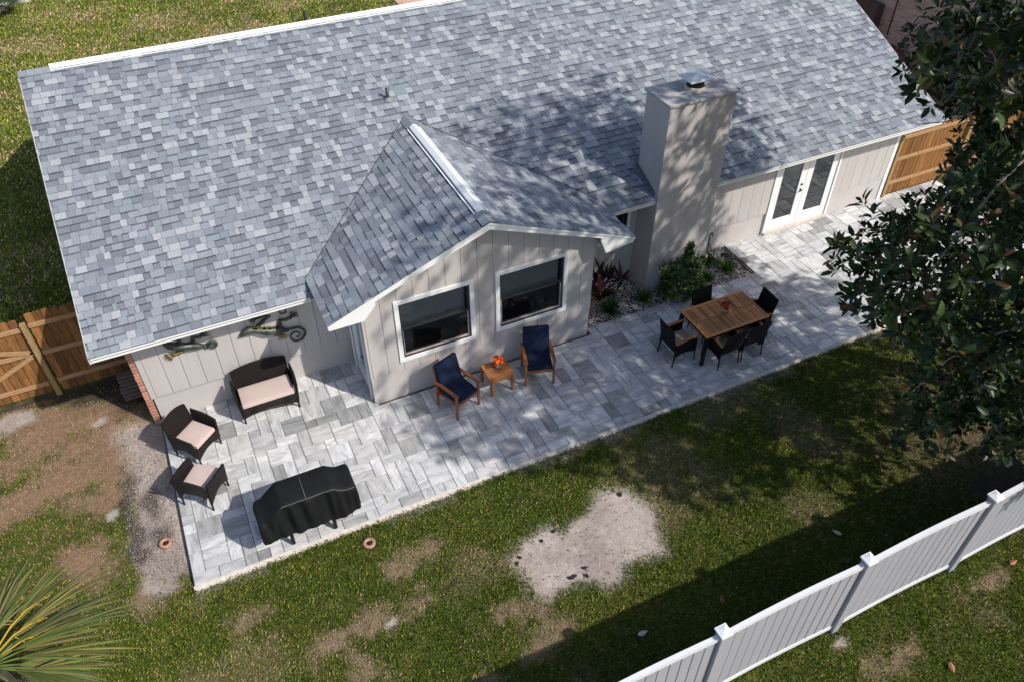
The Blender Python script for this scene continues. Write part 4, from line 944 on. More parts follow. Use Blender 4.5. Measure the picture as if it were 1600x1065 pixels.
# covered grill
gr = tag(empty('covered_grill', (1.93, -3.50, 0)), 'barbecue grill under a draped black cloth cover', 'grill')
def gcover():
    # a cover draped over lid and side shelves: rings from hem to top, followed by inset rings across the top
    HX, HY, RC = .765, .285, .05; n = 200
    per = 4*(HX+HY-2*RC)+2*math.pi*RC
    def rr_pt(s):
        segs = (2*(HX-RC), math.pi*RC/2, 2*(HY-RC), math.pi*RC/2)*2; s = s % per
        for k, L in enumerate(segs):
            if s <= L or k == 7: break
            s -= L
        cs = [(HX-RC, -HY+RC), (HX-RC, HY-RC), (-HX+RC, HY-RC), (-HX+RC, -HY+RC)]
        if k == 0: return (-HX+RC+s, -HY), (0, -1)
        if k == 2: return (HX, -HY+RC+s), (1, 0)
        if k == 4: return (HX-RC-s, HY), (0, 1)
        if k == 6: return (-HX, HY-RC-s), (-1, 0)
        c_ = cs[(k-1)//2]; a = -math.pi/2+(k-1)//2*math.pi/2+s/RC; return (c_[0]+RC*math.cos(a), c_[1]+RC*math.sin(a)), (math.cos(a), math.sin(a))
    def top(x, y):
        lo = (.90 if x < 0 else 1.03); ax_ = abs(x-.01); e0, e1 = (.385, .66) if x < 0 else (.40, .56)
        t = min(1, max(0, (ax_-e0)/(e1-e0))); z = 1.155*(1-t)+lo*t
        if ax_ > .70: z -= .06*((ax_-.70)/.065)**2*.4
        if y > .10: z -= .42*(y-.10)
        if y < -.255: z -= .02
        return z
    V = []; Fc = []; ts = (0, .08, .2, .34, .48, .62, .75, .86, .94, 1.0)
    for q, t in enumerate(ts):
        for k in range(n):
            s = per*k/n; (x, y), (nx2, ny2) = rr_pt(s); zt = top(x, y); hem = .43+.014*math.sin(s*4.1+1)+.008*math.sin(s*9.7)
            z = hem+(zt-hem)*t
            env = math.sin(math.pi*min(1, t*.92+.02))**.6*.75+.35*(1-t)
            fold = .55*math.sin(s*23+2.2*math.sin(s*3.1)+1.5*t)+.4*math.sin(s*37+1.0+2*math.sin(s*5))+.5*math.sin(s*11+.7-1.2*t)
            fold = math.copysign(abs(fold)**.8, fold)
            inn = -.018*(1-t)**1.5
            am = (.046 if ny2 < -.5 else .024)*env*(1 if t < .99 else 0)
            V.append((x+nx2*(fold*am-inn), y+ny2*(fold*am-inn), z))
        if q:
            for k in range(n): Fc.append(((q-1)*n+k, (q-1)*n+(k+1) % n, q*n+(k+1) % n, q*n+k))
    last = (len(ts)-1)*n
    for ins in (.012, .05, .10, .16, .22, .275, .2848):
        st_ = len(V)
        for k in range(n):
            (x, y), _ = rr_pt(per*k/n); x2 = x*(1-ins/HX); y2 = y*(1-ins/HY)
            V.append((x2, y2, top(x2, y2)+(.006 if ins < .02 else .0)+.004*math.sin(x2*19+y2*9)))
        for k in range(n): Fc.append((last+k, last+(k+1) % n, st_+(k+1) % n, st_+k))
        last = st_
    me = bpy.data.meshes.new('cover'); me.from_pydata(V, [], Fc); me.materials.append(M['cover']); me.polygons.foreach_set('use_smooth', [True]*len(Fc)); me.update()
    o = link('cover', me, gr)
    s_ = MB(); s_.tube([(.0, -.278, 1.155), (.0, -.1, 1.163), (0, .10, 1.163), (0, .27, 1.088)], .004, 5); s_.build('seam', M['coverseam'], o)
    s_ = MB(); s_.tube([(x, -.282, top(x, -.27)+.006) for x in np.linspace(-.40, .74, 30)], .004, 5); s_.build('seam', M['coverseam'], o)
gcover()
for x, y in ((-.36, -.15), (.33, -.15), (-.36, .2), (.33, .2)):
    mb = MB(); mb.span((x-.028, y-.028, .03), (x+.028, y+.028, .5)); lg = mb.build('leg', M['black'], gr)
    mb = MB(); mb.tube([(x-.02, y, .03), (x+.02, y, .03)], .03, 12); mb.build('caster', M['black'], lg)
mb = MB(); mb.span((-.38, -.2, .32), (.36, .22, .36)); mb.build('cart_shelf', M['black'], gr)
mb = MB(); mb.span((-.40, -.21, .62), (.40, .22, .96)); mb.build('firebox', M['black'], gr)

# ================================================================== WALL SCULPTURES
def toes(mb, p, dirs, l=.12, r=.014):
    for d in dirs: mb.tube([p, (p[0]+d[0]*l, p[1]-.005, p[2]+d[1]*l)], [r, r*.7], 6)
def lizard(label, body, rad, tail, legs, gold):
    t = tag(empty('lizard_sculpture', (body[0][0], 0, body[0][1])), label, 'wall art', 'metal lizard wall sculptures'); ox, oz = body[0]
    q = lambda p, y=-.075: (p[0]-ox, y, p[1]-oz)
    mb = MB(); mb.tube([q(p) for p in body], rad, 10); mb.build('body', M['lizard'], t)
    mb = MB(); mb.tube([q(p, -.06) for p in tail], [max(.007, .026*(1-.55*i/(len(tail)-1))) for i in range(len(tail))], 8); mb.build('tail', M['lizard'], t)
    for pts, tdir, gl_ in legs:
        mb = MB(); mb.tube([q(p, -.06) for p in pts], [.042]+[.030]*(len(pts)-1), 8)
        toes(mb, q(pts[-1], -.06), [(math.cos(tdir+d), math.sin(tdir+d)) for d in (-.9, -.45, 0, .45, .9)]); mb.build('leg', M['lizgold'] if gl_ else M['lizard'], t)
    mb = MB(); rr = random.Random(3)
    for i in range(26):
        a = rr.random(); p = Vector(gold[0]).lerp(Vector(gold[1]), a); mb.box((p[0]-ox+rr.uniform(-.02, .02), -.115, p[1]-oz+rr.uniform(-.035, .045)), (.03, .012, .05), Matrix.Rotation(rr.uniform(-.9, .9), 3, 'Y'))
    mb.build('crest', M['lizgold'], t)
def spiral(c_, r0, r1, a0, turns, n=34, sq=1.0): return [(c_[0]+(r0+(r1-r0)*i/n)*math.cos(a0-turns*6.283*i/n), c_[1]+sq*(r0+(r1-r0)*i/n)*math.sin(a0-turns*6.283*i/n)) for i in range(n+1)]
lizard('larger metal lizard wall sculpture with wide coiled tail, near the side door', [(1.76, 1.47), (1.85, 1.53), (1.95, 1.55), (2.05, 1.51), (2.23, 1.42), (2.36, 1.38), (2.47, 1.35), (2.6, 1.31)], [.02, .06, .075, .055, .085, .08, .065, .035],
    [(2.6, 1.31), (2.68, 1.30)]+spiral((2.725, 1.12), .185, .03, R(95), 1.6), [([(2.05, 1.53), (2.22, 1.66), (2.34, 1.72), (2.2, 1.77), (2.10, 1.76)], R(190), False), ([(2.47, 1.38), (2.49, 1.57), (2.62, 1.54), (2.72, 1.57)], R(40), False), ([(2.45, 1.33), (2.36, 1.26), (2.47, 1.23)], R(-80), True)], ((1.98, 1.60), (2.32, 1.46)))
lizard('smaller metal lizard wall sculpture with tight coiled tail, near the brick corner', [(.53, 1.79), (.60, 1.72), (.68, 1.66), (.80, 1.62), (.93, 1.58), (1.04, 1.54), (1.14, 1.50)], [.025, .06, .07, .07, .068, .055, .035],
    [(1.14, 1.50)]+spiral((1.28, 1.455), .10, .02, R(200), 1.7), [([(.70, 1.66), (.80, 1.73), (.78, 1.80)], R(120), False), ([(.90, 1.58), (.78, 1.51), (.66, 1.49), (.60, 1.49)], R(200), True), ([(.98, 1.58), (1.02, 1.74), (1.10, 1.70), (1.16, 1.71)], R(35), False)], ((.70, 1.64), (1.0, 1.55)))
# small square bracket on the wall
wl = tag(empty('wall_bracket', (2.59, -.02, 1.74)), 'small black open square bracket on the wall above the larger lizard', 'bracket')
mb = MB()
for a, b in (((-.055, .055), (.055, .055)), ((.055, .055), (.05, -.055)), ((.05, -.055), (-.05, -.055)), ((-.05, -.055), (-.055, .055))): mb.beam((a[0], -.02, a[1]), (b[0], -.02, b[1]), .02, .016)
mb.build('frame', M['black'], wl)
mb = MB(); mb.span((-.05, -.012, .09), (.05, .0, .105)); mb.build('top_bar', M['black'], wl)

# ================================================================== PLANTS
def strip_leaf(mb, base, az, el, L, W, droop, col, n=5, fold=.25):
    """a tapering strap leaf that starts at base and arches"""
    p = Vector(base); d = Vector((math.cos(az)*math.cos(el), math.sin(az)*math.cos(el), math.sin(el))); side = Vector((-math.sin(az), math.cos(az), 0))
    prev = None; st = L/n; vs = []
    for i in range(n+1):
        s = i/n; w_ = W*(.35+1.3*s*(1-s)*2)*(1-s**3)+.001; up = side.cross(d)
        vs += [p-side*w_/2+up*fold*w_*.5, p, p+side*w_/2+up*fold*w_*.5]
        p = p+d*st; d = (d+Vector((0, 0, -droop*st))).normalized()
    fs = []
    for i in range(n): a = i*3; fs += [(a, a+1, a+4, a+3), (a+1, a+2, a+5, a+4)]
    mb.add(vs, fs, col)
def clump(name, loc, n, L, W, cols, label, cat, el=(.4, 1.4), droop=1.6, group=None, seed=1):
    t = tag(empty(name, loc), label, cat, group); rr = random.Random(seed)
    mb = MB(); mb.tube([(0, 0, -.05), (0, 0, .05)], [.03, .02], 8); mb.build('crown_base', M['bark'], t)
    mb = MB()
    for i in range(n):
        a = rr.uniform(0, 6.283); e = rr.uniform(*el); l = L*rr.uniform(.6, 1.1)
        strip_leaf(mb, (rr.uniform(-.03, .03), rr.uniform(-.03, .03), .0), a, e, l, W*rr.uniform(.8, 1.2), droop*rr.uniform(.6, 1.3), tuple(v*rr.uniform(.7, 1.3) for v in rr.choice(cols)))
    mb.build('leaves', M['plant'], t); return t
GF = [(.05, .10, .02), (.035, .075, .015), (.085, .14, .025)]; GB = [(.11, .20, .02), (.08, .16, .02), (.06, .12, .02)]
clump('fern', (9.87, -.90, 0), 70, .34, .035, GF, 'small dark green fern in the gravel before the chimney corner', 'fern', seed=2)
clump('fern', (9.02, -.92, 0), 80, .40, .040, [(.03, .07, .015), (.02, .05, .012), (.05, .09, .02)], 'dark green fern at the foot of the red leaved plant', 'fern', seed=3)
clump('fern', (11.50, -.92, 0), 60, .32, .035, GB, 'yellow green fern at the right foot of the leafy shrub', 'fern', seed=4)
clump('fern', (11.90, -.42, 0), 65, .33, .035, GF, 'dark green fern by the hose faucet', 'fern', seed=5)
clump('fern', (12.12, -.80, 0), 70, .34, .035, GB, 'bright green fern in front of the coiled hose', 'fern', seed=6)
# red leaved plant: every leaf its own piece
ti = tag(empty('red_leaf_plant', (9.12, -.50, 0)), 'tall dark red strap leaved plant between the gable bay and chimney', 'plant'); rr = random.Random(12)
tops = []
for k in range(7):
    b = (rr.uniform(-.15, .15), rr.uniform(-.15, .15), 0); tp = (b[0]*2.2, b[1]*1.6, rr.uniform(.25, .75)); tops.append(tp)
    mb = MB(); mb.tube([b, tp], [.014, .01], 6); mb.build('stem', M['bark'], ti)
for k in range(64):
    tp = rr.choice(tops); mb = MB(); strip_leaf(mb, (tp[0], tp[1], tp[2]-rr.uniform(0, .2)), rr.uniform(0, 6.283), rr.uniform(.25, 1.35), rr.uniform(.32, .52), rr.uniform(.06, .10), rr.uniform(.6, 1.6), tuple(v*rr.uniform(.6, 1.4) for v in rr.choice([(.026, .008, .010), (.018, .007, .008), (.05, .010, .012), (.02, .014, .009)])), fold=.35); mb.build('leaf', M['plant'], ti)
# leafy shrub
def leaf_cloud(n, pick, size, cols, seed, droop=.2):
    g_ = np.random.default_rng(seed); P = np.array([pick(g_) for _ in range(n)]); a = g_.uniform(0, 6.283, n); e = g_.uniform(-.5, .9, n); L = size*g_.uniform(.6, 1.25, n); ro = g_.uniform(-.7, .7, n)
    d = np.stack([np.cos(a)*np.cos(e), np.sin(a)*np.cos(e), np.sin(e)], -1); sd = np.stack([-np.sin(a), np.cos(a), np.zeros(n)], -1); up = np.cross(d, sd)*-1
    sd2 = sd*np.cos(ro)[:, None]+up*np.sin(ro)[:, None]; w_ = (L*.28)[:, None]; L = L[:, None]
    V = np.stack([P, P+d*L*.45+sd2*w_+up*L*.05, P+d*L, P+d*L*.45-sd2*w_+up*L*.05, ], 1).reshape(-1, 3)
    F_ = np.concatenate([np.arange(4*n).reshape(-1, 4)]); ci = np.asarray(cols)[g_.integers(0, len(cols), n)]*g_.uniform(.6, 1.4, n)[:, None]
    return V, F_, np.repeat(ci, 4, 0)
sh = tag(empty('leafy_shrub', (10.78, -1.0, 0)), 'green pointed leafy shrub in front of the chimney', 'shrub')
def pick_shrub(g_):
    k = g_.random(); 
    if k < .62: a = g_.uniform(0, 6.283); z = g_.uniform(.02, .75); r_ = .47*(1-(z/.95)**2)**.5*g_.uniform(.55, 1.05); return (math.cos(a)*r_*1.15, math.sin(a)*r_*.85, z)
    if k < .85: z = g_.uniform(.5, 1.28); r_ = .20*(1.35-z)*g_.uniform(.3, 1.1); a = g_.uniform(0, 6.283); return (.05+math.cos(a)*r_, math.sin(a)*r_, z)
    s = g_.random(); return (-.15-.40*s+g_.normal(0, .05), .05+g_.normal(0, .06), .55+.25*s+g_.normal(0, .05)) if g_.random() < .5 else (.2+.3*s+g_.normal(0, .06), .1+g_.normal(0, .07), .5+.2*s+g_.normal(0, .06))
V, F_, cc = leaf_cloud(2600, pick_shrub, .095, [(.05, .10, .024), (.035, .07, .017), (.08, .135, .032), (.13, .19, .06), (.022, .045, .012)], 3)
tag(link('foliage', npmesh('foliage', V, F_, M['plant'], cc), sh), kind='stuff')
for k in range(5):
    mb = MB(); a = k*1.3; mb.tube([(0, 0, -.03), (math.cos(a)*.12, math.sin(a)*.1, .4), (math.cos(a)*.22, math.sin(a)*.18, .75 if k else 1.2)], [.018, .012, .005], 6); mb.build('stem', M['bark'], sh)
# garden hose and faucet
hs = tag(empty('garden_hose', (12.32, -.42, 0)), 'dark coiled garden hose on the gravel by the wall', 'hose'); mb = MB(); pts = []
for i in range(150):
    a = i*.17; r_ = .20+.03*math.sin(i*.9)+.02*math.sin(i*.23); pts.append((math.cos(a)*r_*1.05+.02*math.sin(i*.05), math.sin(a)*r_, .015+.012*(i/25)+.01*math.sin(i*.7)))
mb.tube(pts, .017, 7); mb.tube([pts[-1], (-.1, .28, .06), (-.14, .36, .25)], .013, 7); mb.build('coil', M['hose'], hs)
fa = tag(empty('faucet', (12.17, -.03, 0)), 'slim wall faucet pipe above the coiled hose', 'faucet')
mb = MB(); mb.tube([(0, 0, -.03), (0, 0, .50), (0, -.03, .55), (0, -.07, .55), (0, -.09, .50)], .013, 8); mb.build('pipe', M['black'], fa)
mb = MB(); mb.tube([(-.03, -.05, .57), (.03, -.05, .57)], .009, 6); mb.build('valve_handle', M['black'], fa)
# sprinkler rings
def ring(loc, label, k):
    t = tag(empty('sprinkler_ring', loc), label, 'sprinkler', 'terracotta sprinkler rings')
    mb = MB(); mb.lathe([(.045, .0), (.05, .03), (.075, .042), (.10, .03), (.105, -.01), (.045, .0)], 20); mb.build('ring', M['terra'], t)
    mb = MB(); mb.lathe([(.001, .028), (.026, .030), (.036, .012), (.040, -.02)], 14); mb.build('sprinkler_head', M['black'], t)
ring((-.30, -2.73, -.035), 'terracotta sprinkler ring on the sandy strip left of the patio', 0)
ring((2.66, -4.15, -.025), 'terracotta sprinkler ring in the lawn just below the patio', 1)
# fallen seed pods and dry leaves
PODS = [[5.19, -5.29], [5.45, -5.22], [4.74, -5.42], [4.66, -5.49], [5.58, -6.02], [5.54, -6.16], [5.37, -6.08], [5.29, -6.08], [6.81, -5.05], [3.86, -5.98], [3.55, -6.75]]
DLL = ['pale curled leaf in the dark shadow strip near the lower white post', 'pale greenish leaf in the shadow strip near the upper white post', 'dark red leaf in the middle of the fence shadow', 'orange red leaf at the outer foot of the fence by the third post', 'tan leaf outside the fence below its second post', 'reddish leaf outside the fence at the lower right', 'brown leaf in the fence shadow at the left', 'dark brown leaf at the edge of the fence shadow', 'greyish leaf in the fence shadow below the tree', 'yellowish leaf in the dry turf outside the fence', 'rust brown leaf outside the fence near the right edge']
PODL = ['dark seed pod on the sand, second from the far edge of its left lobe', 'dark seed pod where the grass meets the far edge of the sand', 'upper of two dark seed pods at the left tip of the sand', 'lower of two dark seed pods at the left tip of the sand', 'dark seed pod on the near side of the sand, upper of the right pair', 'dark seed pod on the near side of the sand, lower of the right pair', 'dark seed pod half in the grass at the near edge of the sand', 'leftmost dark seed pod at the near grassy edge of the sand', 'dark seed pod at the far right corner of the sand', 'dark seed pod alone in the lawn left below the sand', 'dark seed pod in the lawn just above the white fence shadow']
pod = MB(); pod.lathe([(.001, -.035), (.018, -.022), (.024, 0), (.018, .025), (.006, .04), (.004, .06)], 8); pme = pod.mesh('seed_pod', mat('dark_pod', (.022, .015, .012), .8, bump=.8, bscale=90))
for k, (x, y) in enumerate(PODS):
    o = link('seed_pod', pme); o.location = (x, y, -.035); o.rotation_euler = (R(80), 0, k*1.9); s_ = rnd.uniform(.85, 1.3); o.scale = (s_, s_, s_)
    tag(o, PODL[k], 'seed pod', 'fallen seed pods')
DL = [(5.72, -7.35, (.50, .47, .44)), (9.6, -7.3, (.42, .43, .37)), (7.2, -7.35, (.18, .08, .05)), (11.6, -8.85, (.28, .10, .05)), (8.3, -9.6, (.3, .18, .10)), (9.5, -9.6, (.32, .16, .10))]
for k, (x, y, cl) in enumerate(DL):
    mb = MB(); strip_leaf(mb, (0, 0, .02), 0, .15, .16, .085, 2.5, cl, 4, .5); o = mb.build('fallen_leaf', M['plant'], None, (x, y, .0)); o.rotation_euler = (0, 0, k*2.1)
    tag(o, DLL[k], 'leaf', 'fallen leaves near the fence')
# ------------------------------------------------------------------ palmetto, lower left
pl = tag(empty('palm', (-1.92, -5.45, -.05)), 'fan palm with yellow flower stalks in the lower left corner', 'palm'); rr = random.Random(4)
HC = Vector((0, 0, 2.35)); mb = MB(); mb.tube([(0, 0, 0), (.02, .0, 1.2), HC-Vector((0, 0, .1))], [.17, .14, .11], 14); mb.build('trunk', mat('dark_trunk', (.05, .042, .034), .95, var=.4, vscale=14, bump=.8, bscale=30), pl)
def frond(az, el, plen, flen, nseg, spread, droop, cols):
    mb = MB(); d = Vector((math.cos(az)*math.cos(el), math.sin(az)*math.cos(el), math.sin(el))); p0 = HC.copy(); tip = p0+d*plen
    mb.tube([p0, p0+d*plen*.5+Vector((0, 0, .02)), tip], [.016, .012, .010], 6, (.10, .13, .03))
    for i in range(nseg):
        u = -1+2*i/(nseg-1); a2 = az+u*spread; e2 = el*.55-.12*abs(u)+rr.uniform(-.08, .08); c_ = tuple(v*rr.uniform(.75, 1.25) for v in rr.choice(cols))
        strip_leaf(mb, tip+Vector((math.cos(az), math.sin(az), 0))*.10*(1-abs(u)), a2, e2, flen*(1-.28*u*u)*rr.uniform(.85, 1.08), .040, droop*rr.uniform(.6, 1.5), c_, 7, .55)
    mb.build('frond', M['plant'], pl)
PC = [(.090, .102, .024), (.115, .122, .03), (.060, .072, .018), (.15, .14, .042)]
for az, el, pln, fl, ns, spd, dr in ((-.02, .50, .35, 1.45, 12, .10, .45), (.10, .58, .40, 1.30, 12, .14, .55), (.52, .40, .35, 1.25, 12, .16, .7), (.85, .35, .40, 1.05, 12, .2, .6), (1.2, .35, .45, .95, 14, .3, .7), (-.28, .30, .40, 1.25, 12, .14, .5), (-.62, .25, .40, 1.25, 12, .22, .7), (-.95, .3, .45, 1.0, 14, .3, .8), (1.9, .5, .4, .95, 18, .5, .6), (-1.5, .4, .4, 1.0, 18, .5, .7), (2.8, .4, .4, 1.0, 18, .5, .7), (3.8, .4, .4, 1.0, 18, .5, .7), (.3, -.15, .35, .95, 16, .5, .7), (-.4, -.1, .5, .85, 16, .6, .6), (-1.2, -.2, .35, .8, 14, .6, .9), (-.1, -.35, .3, .75, 16, .6, .9), (1.0, 1.05, .3, .9, 16, .4, .9)): frond(az, el, pln, fl, ns, spd, dr, PC)
for k in range(7):
    az = .1+k*.32; mb = MB(); L = rr.uniform(.7, 1.15); pts = [HC+Vector((math.cos(az)*L*s, math.sin(az)*L*s, .28*math.sin(s*2.6)-.22*s*s)) for s in (0, .2, .4, .6, .8, 1)]
    mb.tube(pts, [.012, .011, .010, .008, .006, .004], 6, (.42, .29, .03))
    for q in range(9):
        s = rr.uniform(.35, 1); i = min(int(s*5), 4); b = pts[i].lerp(pts[i+1], s*5-i); a2 = az+rr.uniform(-1.3, 1.3); e = b+Vector((math.cos(a2)*.16, math.sin(a2)*.16, rr.uniform(-.16, .06))); mb.tube([b, (b+e)/2+Vector((0, 0, .03)), e], [.006, .005, .003], 5, rr.choice([(.45, .32, .04), (.36, .27, .05), (.40, .22, .06)]))
    mb.build('flower_stalk', M['plant'], pl)
# far palm tuft at the top left corner
fp = tag(empty('palm', (-2.53, 23.59, -.05)), 'dark palm fronds poking in at the top left corner', 'palm'); mb = MB(); mb.tube([(0, 0, 0), (0, 0, .25)], [.08, .06], 10); mb.build('trunk', M['soil'], fp)
for k in range(12):
    mb = MB(); az = k*.524
    for i in range(12): strip_leaf(mb, (math.cos(az)*.2, math.sin(az)*.2, .30), az+(-1+2*i/11)*.5, .45, .70*rr.uniform(.8, 1.1), .035, .9, (.03, .045, .02), 5, .4)
    mb.build('frond', M['plant'], fp)
# orange shrub by the neighbour
osb = tag(empty('orange_shrub', (23.16, 3.26, 0)), 'dark rounded citrus shrub with orange fruit by the neighbour', 'shrub')
V, F_, cc = leaf_cloud(4200, lambda g_: tuple((lambda d, r_: (d[0]*r_*1.35, d[1]*r_*1.35, 1.15+d[2]*r_*1.05))((lambda v: v/np.linalg.norm(v))(g_.normal(size=3)), g_.random()**.4)), .12, [(.018, .035, .010), (.03, .048, .013), (.055, .065, .02), (.010, .018, .006)], 8)
tag(link('foliage', npmesh('foliage', V, F_, M['plant'], cc), osb), kind='stuff')
mb = MB(); mb.tube([(0, 0, -.05), (0, 0, 1.1)], [.07, .05], 8); mb.build('trunk', M['bark'], osb)
for x, y, z in ((-1.05, -.75, 1.6), (-.35, -1.15, 1.7), (.2, -.95, 1.9)):
    mb = MB(); mb.lathe([(.001, -.045), (.03, -.035), (.045, 0), (.03, .035), (.001, .045)], 10, (x, y, z)); mb.build('orange', mat('orange_skin', (.75, .28, .02), .5), osb)

